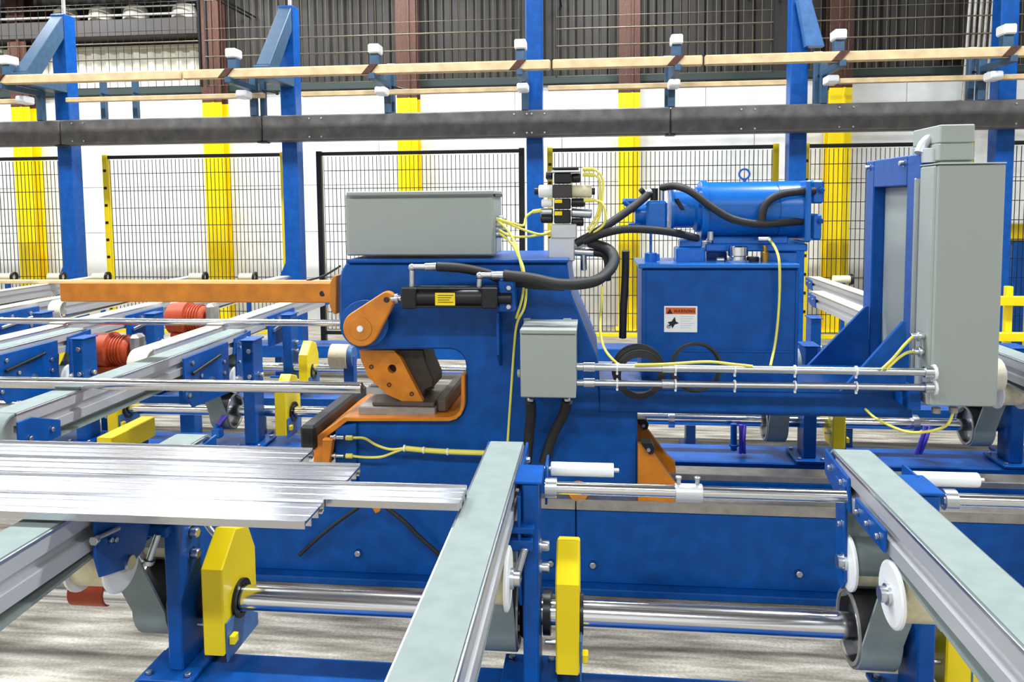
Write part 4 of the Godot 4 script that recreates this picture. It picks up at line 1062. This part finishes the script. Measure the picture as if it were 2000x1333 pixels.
	part(p, "shell", B().lathe(ax, Vector3.RIGHT, [[0, 0], [0, 0.128], [0.003, 0.132], [0.028, 0.132], [0.03, 0.124], [le * 0.72, 0.124], [le * 0.723, 0.121], [le * 0.735, 0.121], [le * 0.738, 0.125], [le - 0.012, 0.125], [le, 0.112], [le, 0]], 48), blue_motor)
	part(p, "end_flange", B().box(Vector3(0.885,1.423,-3.36), Vector3(0.909,1.684,-3.64), 0.006), blue_motor)
	part(p, "end_cap", B().box(Vector3(0.921,1.586,-3.4), Vector3(0.969,1.685,-3.6), 0.008), blue_motor)
	part(p, "end_cap", B().box(Vector3(0.924,1.43,-3.4), Vector3(0.964,1.542,-3.6), 0.008), blue_motor)
	bolts(p, [Vector3(0.958,1.642,-3.4),Vector3(0.956,1.512,-3.4)], Vector3.BACK, 0.012, 0.012, blue)
	part(p, "foot", B().box(Vector3(0.51,1.412,-3.42), Vector3(0.832,1.446,-3.58), 0.006), blue_motor)
	part(p, "eyebolt", B().ring(Vector3(0.659,1.713,-3.5) + Vector3(0, 0.004, 0), Vector3.BACK, 0.018, 0.026, 0.008, 24).rod(Vector3(0.66,1.696,-3.5), Vector3(0.66,1.66,-3.5), 0.007, 10), blue_motor)
	part(p, "bell_housing", B().lathe(Vector3(0.337,1.564,-3.5), Vector3.RIGHT, [[0, 0], [0, 0.1], [0.012, 0.1], [0.014, 0.082], [0.1, 0.082], [0.112, 0.1], [0.132, 0.1], [0.132, 0]], 36), blue_motor)
	part(p, "inspection_slot", B().prism([Vector2(0.349,1.613),Vector2(0.367,1.613),Vector2(0.393,1.564),Vector2(0.376,1.564)], 2, -3.41, -3.43, 0.002), black_steel)
	var pu := thing("oil_pump", "blue oil pump with hose fittings on the end of the motor, towards the valve stack", "pump", Vector3(0.264,1.473,-3.5))
	part(pu, "body", B().box(Vector3(0.229,1.472,-3.42), Vector3(0.321,1.604,-3.58), 0.012), blue_motor)
	part(pu, "nose", B().rod(Vector3(0.234,1.542,-3.5), Vector3(0.184,1.542,-3.5), 0.05, 20).rod(Vector3(0.186,1.561,-3.45), Vector3(0.133,1.606,-3.45), 0.014, 12), blue_motor)
	part(pu, "side_port", B().rod(Vector3(0.182,1.507,-3.46), Vector3(0.183,1.47,-3.46), 0.03, 16).rod(Vector3(0.128,1.604,-3.45), Vector3(0.204,1.603,-3.45), 0.012, 10), blue_motor)
	part(pu, "black_port", B().rod(Vector3(0.266,1.605,-3.45), Vector3(0.266,1.659,-3.45), 0.016, 12), black_steel)
	part(pu, "port_fitting", B().rod(Vector3(0.298,1.605,-3.46), Vector3(0.298,1.663,-3.46), 0.012, 10).rod(Vector3(0.222,1.623,-3.45), Vector3(0.253,1.65,-3.45), 0.018, 10), zinc)
	part(pu, "adjuster_knob", B().rod(Vector3(0.204,1.641,-3.45), Vector3(0.221,1.655,-3.45), 0.014, 10), black_steel)
	# valve stack on its aluminium block
	var v := thing("valve_stack", "tall stack of black hydraulic valves with white coils on a silver block", "valve", Vector3(-0.133,1.351,-3.3))
	part(v, "manifold_block", B().box(Vector3(-0.189,1.353,-3.25), Vector3(-0.079,1.449,-3.38), 0.004), alu)
	part(v, "manifold_block", B().box(Vector3(-0.18,1.449,-3.26), Vector3(-0.07,1.509,-3.37), 0.004), alu)
	part(v, "valve_body", B().box(Vector3(-0.166,1.512,-3.27), Vector3(-0.096,1.569,-3.36), 0.004), black_steel)
	part(v, "valve_body", B().box(Vector3(-0.165,1.572,-3.27), Vector3(-0.096,1.617,-3.36), 0.004), black_steel)
	part(v, "valve_body", B().box(Vector3(-0.171,1.619,-3.26), Vector3(-0.089,1.676,-3.37), 0.004), mat(c8(64, 58, 58), 0.5, 0.3))
	part(v, "valve_body", B().box(Vector3(-0.165,1.68,-3.27), Vector3(-0.092,1.724,-3.36), 0.004), black_steel)
	part(v, "top_plate", B().box(Vector3(-0.177,1.726,-3.26), Vector3(-0.057,1.733,-3.37), 0.002), alu)
	part(v, "top_cover", B().box(Vector3(-0.171,1.737,-3.27), Vector3(-0.062,1.749,-3.36), 0.003), black_steel)
	for s: Array in [[1083, 1096, 418], [1083, 1096, 394]]:
		pass
	part(v, "sticker", B().box(Vector3(-0.163,1.598,-3.267), Vector3(-0.131,1.613,-3.27), 0.0006), yellow)
	part(v, "sticker", B().box(Vector3(-0.163,1.546,-3.267), Vector3(-0.131,1.563,-3.27), 0.0006), yellow)
	for q: Array in [[[Vector3(-0.169,1.648,-3.31),Vector3(-0.232,1.649,-3.31)], 0.027, white_plastic], [[Vector3(-0.095,1.647,-3.31),Vector3(-0.006,1.646,-3.31)], 0.027, cream_plastic], [[Vector3(-0.172,1.598,-3.31),Vector3(-0.22,1.598,-3.31)], 0.017, white_plastic], [[Vector3(-0.172,1.561,-3.31),Vector3(-0.226,1.561,-3.31)], 0.016, zinc], [[Vector3(-0.093,1.556,-3.31),Vector3(-0.006,1.551,-3.31)], 0.02, zinc], [[Vector3(-0.093,1.599,-3.31),Vector3(-0.037,1.599,-3.31)], 0.019, black_steel], [[Vector3(-0.172,1.53,-3.31),Vector3(-0.224,1.531,-3.31)], 0.018, black_steel], [[Vector3(-0.093,1.517,-3.31),Vector3(-0.041,1.516,-3.31)], 0.017, black_steel], [[Vector3(-0.173,1.715,-3.31),Vector3(-0.201,1.716,-3.31)], 0.018, black_steel], [[Vector3(-0.091,1.703,-3.31),Vector3(-0.054,1.703,-3.31)], 0.02, black_steel]]:
		var ends: Array = q[0]
		var cm: Material = q[2]
		var rr: float = q[1]
		part(v, "coil", B().rod(ends[0], ends[1], rr, 20, 0.004), cm)
	for q: Array in [[Vector3(-0.232,1.649,-3.31),Vector3(-0.25,1.649,-3.31)], [Vector3(-0.006,1.646,-3.31),Vector3(0.007,1.646,-3.31)]]:
		part(v, "coil_knob", B().rod(q[0], q[1], 0.015, 14), black_steel)
	for q: Array in [[Vector3(-0.045,1.74,-3.31),Vector3(0.002,1.739,-3.31)], [Vector3(-0.045,1.718,-3.31),Vector3(0.002,1.715,-3.31)], [Vector3(-0.041,1.608,-3.29),Vector3(0.002,1.609,-3.29)], [Vector3(-0.219,1.568,-3.29),Vector3(-0.258,1.562,-3.29)]]:
		part(v, "plug", B().rod(q[0], q[1], 0.009, 10), cable_yellow)
	part(v, "port_fitting", B().rod(Vector3(-0.08,1.421,-3.3), Vector3(-0.02,1.429,-3.3), 0.018, 12).rod(Vector3(-0.08,1.39,-3.3), Vector3(0.002,1.386,-3.3), 0.017, 12).rod(Vector3(-0.041,1.386,-3.3), Vector3(-0.041,1.311,-3.3), 0.013, 12), zinc)
	part(v, "foot_plate", B().box(Vector3(-0.215,1.351,-3.22), Vector3(-0.104,1.357,-3.42), 0.002), blue)

func control_boxes() -> void:
	# long grey enclosure on the head
	var e := thing("control_enclosure", "long low grey electrical enclosure on top of the press head", "enclosure", Vector3(-0.752,1.374,-3.3))
	var z0 := -3.2
	part(e, "body", B().box(Vector3(-1.051,1.381,-3.21), Vector3(-0.416, 1.644, -3.5), 0.005), enclosure_grey)
	part(e, "door", B().box(Vector3(-1.039,1.384,-3.195), Vector3(-0.42,1.624,-3.209), 0.004), enclosure_grey)
	part(e, "drip_shield", B().box(Vector3(-1.038,1.636,-3.185), Vector3(-0.41, 1.654, -3.51), 0.004), enclosure_grey)
	part(e, "hinge_pin", B().rod(Vector3(-0.41, 1.632, -3.21), Vector3(-0.41, 1.632, -3.45), 0.005, 8), black_steel)
	for q: Vector3 in [Vector3(-0.41,1.532,-3.31), Vector3(-0.41,1.488,-3.306), Vector3(-0.41,1.466,-3.304)]:
		var k := Vector3(-0.416, q.y, clampf(q.z, -3.45, -3.25))
		part(e, "cable_gland", B().rod(k, k + Vector3(0.03, 0, 0), 0.016, 12).rod(k + Vector3(0.03, 0, 0), k + Vector3(0.045, 0, 0), 0.011, 12), zinc)
	# junction box on the front of the head
	var j := thing("junction_box", "small upright grey junction box on the front of the press head", "enclosure", Vector3(-0.177,0.845,-2.95))
	part(j, "body", B().box(Vector3(-0.277,0.86,-2.895), Vector3(-0.067, 1.108, -3.13), 0.004), enclosure_grey)
	part(j, "cover", B().box(Vector3(-0.276,0.862,-2.88), Vector3(-0.066,1.107,-2.894), 0.004), enclosure_grey)
	part(j, "top_lip", B().box(Vector3(-0.276, 1.108 + 0.0005, -2.87), Vector3(-0.063, 1.124, -3.14), 0.002), enclosure_grey)
	part(j, "mount_tab", B().box(Vector3(-0.286, 1.09, -3.13), Vector3(-0.257, 1.128, -3.145), 0.002), enclosure_grey)
	part(j, "mount_tab", B().box(Vector3(-0.123, 1.09, -3.13), Vector3(-0.09, 1.128, -3.145), 0.002), enclosure_grey)
	part(j, "side_knob", B().rod(Vector3(-0.282,0.939,-2.95), Vector3(-0.294,0.938,-2.95), 0.016, 12), enclosure_grey)
	part(j, "cable_gland", B().rod(Vector3(-0.248,0.829,-3), Vector3(-0.249,0.817,-3), 0.014, 12), zinc)
	part(j, "cable_gland", B().rod(Vector3(-0.103,0.832,-3), Vector3(-0.103,0.82,-3), 0.014, 12), zinc)
	# tall enclosure at the end of the arm
	var c := thing("control_enclosure", "tall grey control enclosure at the end of the press arm beside the blue framed panel", "enclosure", Vector3(1.389,0.825,-3))
	var xl: float = 1.241
	var xr: float = 1.473
	part(c, "body", B().box(Vector3(xl - 0.005, 0.832, -2.977), Vector3(xr - 0.015, 1.723, -3.105), 0.006), enclosure_grey)
	part(c, "door", B().box(Vector3(xl, 0.836, -2.96), Vector3(xr, 1.723, -2.976), 0.006), enclosure_grey)
	part(c, "drip_lip", B().box(Vector3(xl - 0.005, 1.725, -2.955), Vector3(xr, 1.73, -3.11), 0.002), enclosure_grey)
	part(c, "latch", B().box(Vector3(1.462,1.666,-2.965), Vector3(1.473,1.692,-2.99), 0.003), zinc)
	for px: Vector3 in [Vector3(1.286,0.804,-3.02),Vector3(1.348,0.807,-3.02)]:
		part(c, "cable_gland", B().rod(px + Vector3(0, 0.012, 0), px + Vector3(0, -0.01, 0), 0.016, 12), way_steel)
	part(c, "mount_rail", B().box(Vector3(xl - 0.02, 0.92, -3.107), Vector3(xl + 0.03, 1.68, -3.118), 0.002), zinc)
	# small boxes on top of it
	var b := thing("transformer_box", "pale grey transformer box with cable fittings above the tall control enclosure", "box", Vector3(1.368,1.74,-3.1))
	part(b, "lower_box", B().box(Vector3(1.28,1.743,-3.05), Vector3(1.404,1.807,-3.3), 0.004), enclosure_grey)
	part(b, "upper_box", B().box(Vector3(1.282,1.809,-3.05), Vector3(1.404,1.876,-3.3), 0.004), enclosure_grey)
	part(b, "ribbed_side", B().box(Vector3(1.286,1.771,-3.08), Vector3(1.289,1.874,-3.28), 0.001), alu)
	part(b, "foot", B().box(Vector3(1.292,1.728,-3.06), Vector3(1.404,1.742,-3.26), 0.003), enclosure_grey)
	var cf := part(b, "conduit_elbow", B().tube([Vector3(1.316,1.824,-3.15),Vector3(1.284,1.83,-3.15),Vector3(1.26,1.81,-3.14),Vector3(1.242,1.775,-3.13)], 0.02, 12, 5), alu)
	part(cf, "elbow_nut", B().rod(Vector3(1.301,1.828,-3.15), Vector3(1.32,1.824,-3.15), 0.027, 8), zinc)
	part(b, "round_can", B().rod(Vector3(1.28,1.739,-3.12), Vector3(1.279,1.793,-3.12), 0.034, 18), alu)
	# two rigid conduits from the junction box to the tall enclosure
	var cn := ["upper bright rigid conduit running from the junction box to the tall control enclosure", "lower bright rigid conduit running from the junction box to the tall control enclosure"]
	var ca := [Vector3(-0.065,0.972,-2.93),Vector3(1.22,0.97,-2.93),Vector3(-0.065,0.91,-2.93),Vector3(1.222,0.913,-2.93)]
	for k in 2:
		var p0: Vector3 = ca[k * 2]
		var p1: Vector3 = ca[k * 2 + 1]
		var t := thing("rigid_conduit", cn[k], "conduit", p0, "bright rigid conduits")
		part(t, "conduit_length", B().rod(p0, p1, 0.0145 if k == 0 else 0.0125, 16), zinc)
		for s: float in [0.02, 0.25]:
			part(t, "coupling", B().rod(p0.lerp(p1, s), p0.lerp(p1, s + 0.035), 0.018, 16), zinc)
		part(t, "end_nut", B().rod(p0.lerp(p1, 0.985), p1 + Vector3(0.012, 0, 0), 0.022, 8), zinc)
		part(t, "lock_nut", B().rod(p1 + Vector3(0.012, 0, 0), p1 + Vector3(0.022, 0, 0), 0.029, 8), white_plastic)
		for j2 in 5:
			var q := p0.lerp(p1, 0.12 + j2 * 0.17)
			part(t, "cable_tie", B().ring(q, Vector3.RIGHT, 0.0145, 0.019, 0.006, 14).box(q + Vector3(-0.004, -0.028, -0.004), q + Vector3(0.004, -0.016, 0.004), 0.001), white_plastic)

func hoses_and_cables() -> void:
	var h := [
		[[Vector3(-0.616,1.352,-3),Vector3(-0.524,1.344,-3.02),Vector3(-0.427,1.32,-3.06),Vector3(-0.357,1.289,-3.08),Vector3(-0.242,1.275,-3.06),Vector3(-0.117,1.274,-3)], 0.019, "black hydraulic hose from the cylinder's lever end passing over the press head"],
		[[Vector3(-0.35,1.318,-3),Vector3(-0.237,1.304,-3),Vector3(-0.116,1.284,-2.98),Vector3(0.002,1.294,-3),Vector3(0.067,1.333,-3.1),Vector3(0.084,1.373,-3.2),Vector3(0.055,1.408,-3.25),Vector3(-0.015,1.429,-3.3)], 0.022, "thick black hose sweeping from the cylinder round to the silver valve block"],
		[[Vector3(-0.075,1.426,-3.28),Vector3(0.024,1.481,-3.3),Vector3(0.123,1.545,-3.36),Vector3(0.202,1.601,-3.42),Vector3(0.244,1.637,-3.45)], 0.018, "black hose rising from the silver valve block to the top of the oil pump"],
		[[Vector3(-0.041,1.435,-3.28),Vector3(0.045,1.47,-3.26),Vector3(0.14,1.487,-3.26),Vector3(0.279,1.479,-3.28),Vector3(0.38,1.459,-3.34),Vector3(0.443,1.441,-3.38)], 0.017, "black hose running from the silver valve block under the pump to the manifold"],
		[[Vector3(0.298,1.661,-3.46),Vector3(0.353,1.666,-3.4),Vector3(0.412,1.64,-3.35),Vector3(0.495,1.575,-3.33),Vector3(0.58,1.525,-3.33),Vector3(0.684,1.503,-3.33),Vector3(0.795,1.507,-3.36),Vector3(0.913,1.514,-3.41)], 0.0165, "long black hose dipping across the front of the blue motor"],
		[[Vector3(0.703,1.502,-3.34),Vector3(0.707,1.558,-3.34),Vector3(0.731,1.6,-3.34),Vector3(0.791,1.628,-3.35),Vector3(0.882,1.638,-3.38),Vector3(0.929,1.64,-3.4)], 0.0165, "short black hose arching over the end of the blue motor"],
		[[Vector3(0.002,1.388,-3.3),Vector3(0.045,1.38,-3.29),Vector3(0.062,1.344,-3.25),Vector3(0.054,1.284,-3.2)], 0.018, "black hose hanging behind the thick hose beside the valve block"],
		[[Vector3(-0.249,0.817,-3),Vector3(-0.249,0.755,-3.03),Vector3(-0.262,0.656,-3.08),Vector3(-0.275,0.535,-3.09)], 0.021, "black cable conduit hanging from the junction box, on the middle conveyor side"],
		[[Vector3(-0.103,0.82,-3),Vector3(-0.12,0.758,-3.03),Vector3(-0.164,0.658,-3.08),Vector3(-0.203,0.537,-3.09)], 0.021, "black cable conduit slanting down from the junction box, away from the middle conveyor"],
		[[Vector3(0.136,1.394,-3.3),Vector3(0.135,1.283,-3.32),Vector3(0.129,1.149,-3.34),Vector3(0.126,1.011,-3.36)], 0.016, "straight black hose hanging between the press head and the oil tank"],
	]
	for s: Array in h:
		var q: Array = s[0]
		solo("hydraulic_hose", B().tube(q, s[1], 12, 6), rubber, s[2], "hose", "black hoses of the press")
	# coils of black cable on the arm
	var k1 := Vector3(0.177,0.935,-3.05)
	var cl := B()
	for j in 5:
		cl.ring(k1 + Vector3(0.004 * (j % 2), -0.003 * j, -0.012 + 0.012 * j), Vector3(0.05 * (j - 2), 0.04 * (j % 3 - 1), 1), 0.092 - 0.005 * j, 0.106 - 0.003 * j, 0.011, 32)
	solo("cable_coil", cl, rubber, "thick coil of black cable hung over the conduits beside the junction box", "cable coil")
	var k2 := Vector3(0.395,0.95,-3.05)
	solo("cable_coil", B().ring(k2, Vector3(0.1, 0.05, 1), 0.088, 0.099, 0.011, 40).ring(k2 + Vector3(0.008, 0.006, 0.012), Vector3(-0.05, 0.1, 1), 0.087, 0.096, 0.009, 40), rubber, "thin round coil of black cable in front of the oil tank", "cable coil")
	# yellow control cables
	var y := [
		[[Vector3(-0.406,1.529,-3.24),Vector3(-0.36,1.516,-3.22),Vector3(-0.294,1.491,-3.2),Vector3(-0.22,1.469,-3.2),Vector3(-0.179,1.48,-3.24)], "yellow cable from the upper gland of the long enclosure to the valve block"],
		[[Vector3(-0.395,1.486,-3.24),Vector3(-0.339,1.461,-3.22),Vector3(-0.262,1.461,-3.2),Vector3(-0.179,1.472,-3.24)], "yellow cable from the lower gland of the long enclosure to the valve block"],
		[[Vector3(-0.401,1.525,-3.24),Vector3(-0.352,1.488,-3.18),Vector3(-0.312,1.427,-3.12),Vector3(-0.288,1.347,-3.08),Vector3(-0.27,1.265,-3.08),Vector3(-0.277,1.182,-3.08),Vector3(-0.309,1.112,-3.1),Vector3(-0.324,1.007,-3.12),Vector3(-0.334,0.879,-3.12),Vector3(-0.344,0.75,-3.12),Vector3(-0.358,0.566,-3.12)], "long yellow cable dropping from the long enclosure down the press head to the middle conveyor"],
		[[Vector3(-0.395,1.473,-3.24),Vector3(-0.339,1.435,-3.18),Vector3(-0.304,1.386,-3.12),Vector3(-0.276,1.328,-3.06),Vector3(-0.284,1.224,-3.07),Vector3(-0.313,1.133,-3.1)], "second yellow cable dropping beside the long one over the press head"],
		[[Vector3(-0.258,1.562,-3.29),Vector3(-0.283,1.541,-3.27),Vector3(-0.291,1.507,-3.22),Vector3(-0.337,1.517,-3.2),Vector3(-0.401,1.533,-3.24)], "yellow cable looping from the valve coil plug to the long enclosure"],
		[[Vector3(0.002,1.739,-3.31),Vector3(0.028,1.719,-3.3),Vector3(0.041,1.676,-3.3),Vector3(0.034,1.59,-3.28),Vector3(0.019,1.525,-3.28),Vector3(-0.019,1.472,-3.27)], "yellow cable arching down from the topmost valve plug"],
		[[Vector3(0.002,1.715,-3.31),Vector3(0.024,1.697,-3.3),Vector3(0.028,1.633,-3.3),Vector3(0.015,1.547,-3.28),Vector3(-0.024,1.487,-3.27)], "yellow cable arching down just inside the topmost one"],
		[[Vector3(0.002,1.609,-3.29),Vector3(0.036,1.596,-3.27),Vector3(0.051,1.547,-3.26),Vector3(0.041,1.504,-3.26),Vector3(0.002,1.472,-3.27)], "short yellow cable looping from the middle valve plug"],
		[[Vector3(0.036,1.247,-3.25),Vector3(0.032,1.164,-3.22),Vector3(0.027,1.089,-3.15),Vector3(0.042,1.018,-3.08),Vector3(0.089,0.984,-2.95),Vector3(0.13,0.972,-2.95)], "yellow cable hanging between the press head and tank, curling onto the upper conduit"],
		[[Vector3(0.738,1.437,-3.36),Vector3(0.743,1.407,-3.27),Vector3(0.746,1.357,-3.21),Vector3(0.751,1.252,-3.215),Vector3(0.747,1.127,-3.215),Vector3(0.736,1.022,-3.21),Vector3(0.694,0.95,-3.1)], "yellow cable running down the front of the oil tank"],
		[[Vector3(0.155,0.987,-2.91),Vector3(0.269,0.991,-2.91),Vector3(0.42,1.002,-2.91),Vector3(0.513,0.994,-2.91),Vector3(0.589,0.985,-2.92)], "yellow cable lying along the upper bright conduit in front of the tank"],
		[[Vector3(1.042,0.984,-2.9),Vector3(1.082,1.026,-2.9),Vector3(1.116,1.071,-2.9),Vector3(1.196,1.087,-3.02)], "upper yellow cable curving into the side of the tall control enclosure"],
		[[Vector3(1.06,0.984,-2.9),Vector3(1.095,1.022,-2.9),Vector3(1.126,1.045,-2.9),Vector3(1.202,1.028,-3.02)], "lower yellow cable curving into the side of the tall control enclosure"],
		[[Vector3(1.348,0.798,-3.02),Vector3(1.328,0.75,-3.02),Vector3(1.223,0.76,-2.9),Vector3(1.154,0.74,-2.95),Vector3(1.088,0.756,-3.05),Vector3(1.071,0.772,-3.14)], "yellow cable sagging below the tall control enclosure"],
		[[Vector3(-1.01,0.62,-3.1),Vector3(-0.954,0.622,-3.09),Vector3(-0.904,0.595,-3.09),Vector3(-0.845,0.578,-3.09),Vector3(-0.784,0.584,-3.09)], "upper yellow sensor cable joining the bundle on the lower jaw"],
		[[Vector3(-1.012,0.542,-3.1),Vector3(-0.949,0.541,-3.09),Vector3(-0.883,0.545,-3.09),Vector3(-0.828,0.566,-3.09),Vector3(-0.784,0.582,-3.09)], "lower yellow sensor cable joining the bundle on the lower jaw"],
	]
	for s: Array in y:
		var q: Array = s[0]
		solo("control_cable", B().tube(q, 0.0054, 8, 6), cable_yellow, s[1], "cable", "yellow control cables")
	var bu := solo("cable_bundle", B().tube([Vector3(-0.788,0.584,-3.09),Vector3(-0.697,0.578,-3.09),Vector3(-0.589,0.574,-3.09),Vector3(-0.44,0.573,-3.09)], 0.011, 10, 5), cable_yellow, "yellow cable bundle with ties running along the press head to the middle conveyor", "cable")
	for q: Vector3 in [Vector3(-0.784,0.584,-3.09),Vector3(-0.702,0.578,-3.09),Vector3(-0.602,0.574,-3.09)]:
		part(bu, "cable_tie", B().ring(q, Vector3.RIGHT, 0.011, 0.0145, 0.007, 12), white_plastic)
	var sn := ["upper proximity sensor with a yellow plug on the orange jaw bed", "lower proximity sensor with a yellow plug on the orange jaw bed"]
	var sa := [Vector3(-1.106,0.62,-3.1),Vector3(-1.108,0.542,-3.1)]
	for k in 2:
		var p: Vector3 = sa[k]
		var t := thing("proximity_sensor", sn[k], "sensor", p, "proximity sensors")
		part(t, "barrel", B().rod(p, p + Vector3(0.06, 0, 0), 0.008, 12), zinc)
		part(t, "plug", B().rod(p + Vector3(0.068, 0, 0), p + Vector3(0.098, 0, 0), 0.0105, 12), cable_yellow)
		part(t, "lock_nut", B().rod(p + Vector3(0.018, 0, 0), p + Vector3(0.026, 0, 0), 0.014, 6), zinc)
	# glands of the cables at the tall enclosure
	for q: Array in [[Vector3(1.196,1.087,-3.02), "upper bright cable gland on the side of the tall control enclosure"], [Vector3(1.202,1.028,-3.02), "lower bright cable gland on the side of the tall control enclosure"]]:
		var p: Vector3 = q[0]
		solo("cable_gland", B().rod(p - Vector3(0.01, 0, 0), Vector3(1.241 - 0.006, p.y, -3.02), 0.012, 12).rod(p + Vector3(0.012, 0, 0), p + Vector3(0.024, 0, 0), 0.02, 8), zinc, q[1], "gland", "bright cable glands")
	# thin dark cables by the jaw and under the sheets
	solo("flexible_conduit", B().tube([Vector3(-1.166,0.658,-2.15),Vector3(-1.14,0.621,-2.15),Vector3(-1.089,0.601,-2.12),Vector3(-1.038,0.591,-2.08)], 0.009, 10, 6), zinc, "grey flexible conduit going down into the yellow guard beside the post under the sheets", "conduit")
	solo("dark_hose", B().tube([Vector3(-0.975,0.34,-3.05),Vector3(-1.065,0.275,-3.05),Vector3(-1.159,0.196,-3.06),Vector3(-1.244,0.115,-3.07)], 0.008, 8, 5), rubber, "thin dark hose slanting down the bed, towards the yellow guard", "hose")
	solo("dark_hose", B().tube([Vector3(-0.861,0.348,-3.05),Vector3(-0.78,0.285,-3.05),Vector3(-0.719,0.217,-3.06),Vector3(-0.614,0.118,-3.07)], 0.009, 8, 5), rubber, "thin dark hose slanting down the bed, towards the middle conveyor", "hose")
	solo("dark_hose", B().tube([Vector3(-1.377,1.235,-3.6),Vector3(-1.264,1.265,-3.5),Vector3(-1.167,1.307,-3.4),Vector3(-1.128,1.325,-3.35)], 0.005, 8, 5), rubber, "thin dark cable rising from behind the orange bar to the press head", "cable")
	# blue and purple air lines behind the bed
	var al := [[[Vector3(0.734,0.481,-3.9),Vector3(0.737,0.416,-3.9),Vector3(0.739,0.327,-3.93)], "twisted purple air line standing on the frame under the press arm"], [[Vector3(1.615,0.495,-3.9),Vector3(1.603,0.436,-3.9),Vector3(1.588,0.346,-3.93)], "twisted purple air line under the sagging yellow cable"], [[Vector3(-1.981,0.474,-3.9),Vector3(-2.007,0.423,-3.9),Vector3(-2.053,0.367,-3.93)], "purple air line beside the post at the end of the silver conveyor"]]
	for s: Array in al:
		var q: Array = s[0]
		solo("air_line", B().tube(q, 0.011, 8, 5).tube([q[0] + Vector3(0.02, 0, 0), q[1] + Vector3(0.01, 0, 0.02), q[2] + Vector3(0.02, 0, 0)], 0.008, 8, 5), purple, s[1], "air line", "purple air lines")
	solo("lubricator", B().box(Vector3(-2.03,0.359,-3.85), Vector3(-1.976,0.416,-3.9), 0.01).rod(Vector3(-2.012,0.409,-3.87), Vector3(-2.003,0.431,-3.87), 0.012, 10), blue_motor, "small blue lubricator beside the green conveyor end behind the sheets", "lubricator")
	solo("air_valve", B().rod(Vector3(0.7,0.349,-3.9), Vector3(0.699,0.486,-3.9), 0.016, 12).rod(Vector3(0.7,0.37,-3.9), Vector3(0.7,0.381,-3.9), 0.024, 10), blue, "slim blue upright air valve beside the purple line under the press arm", "valve")
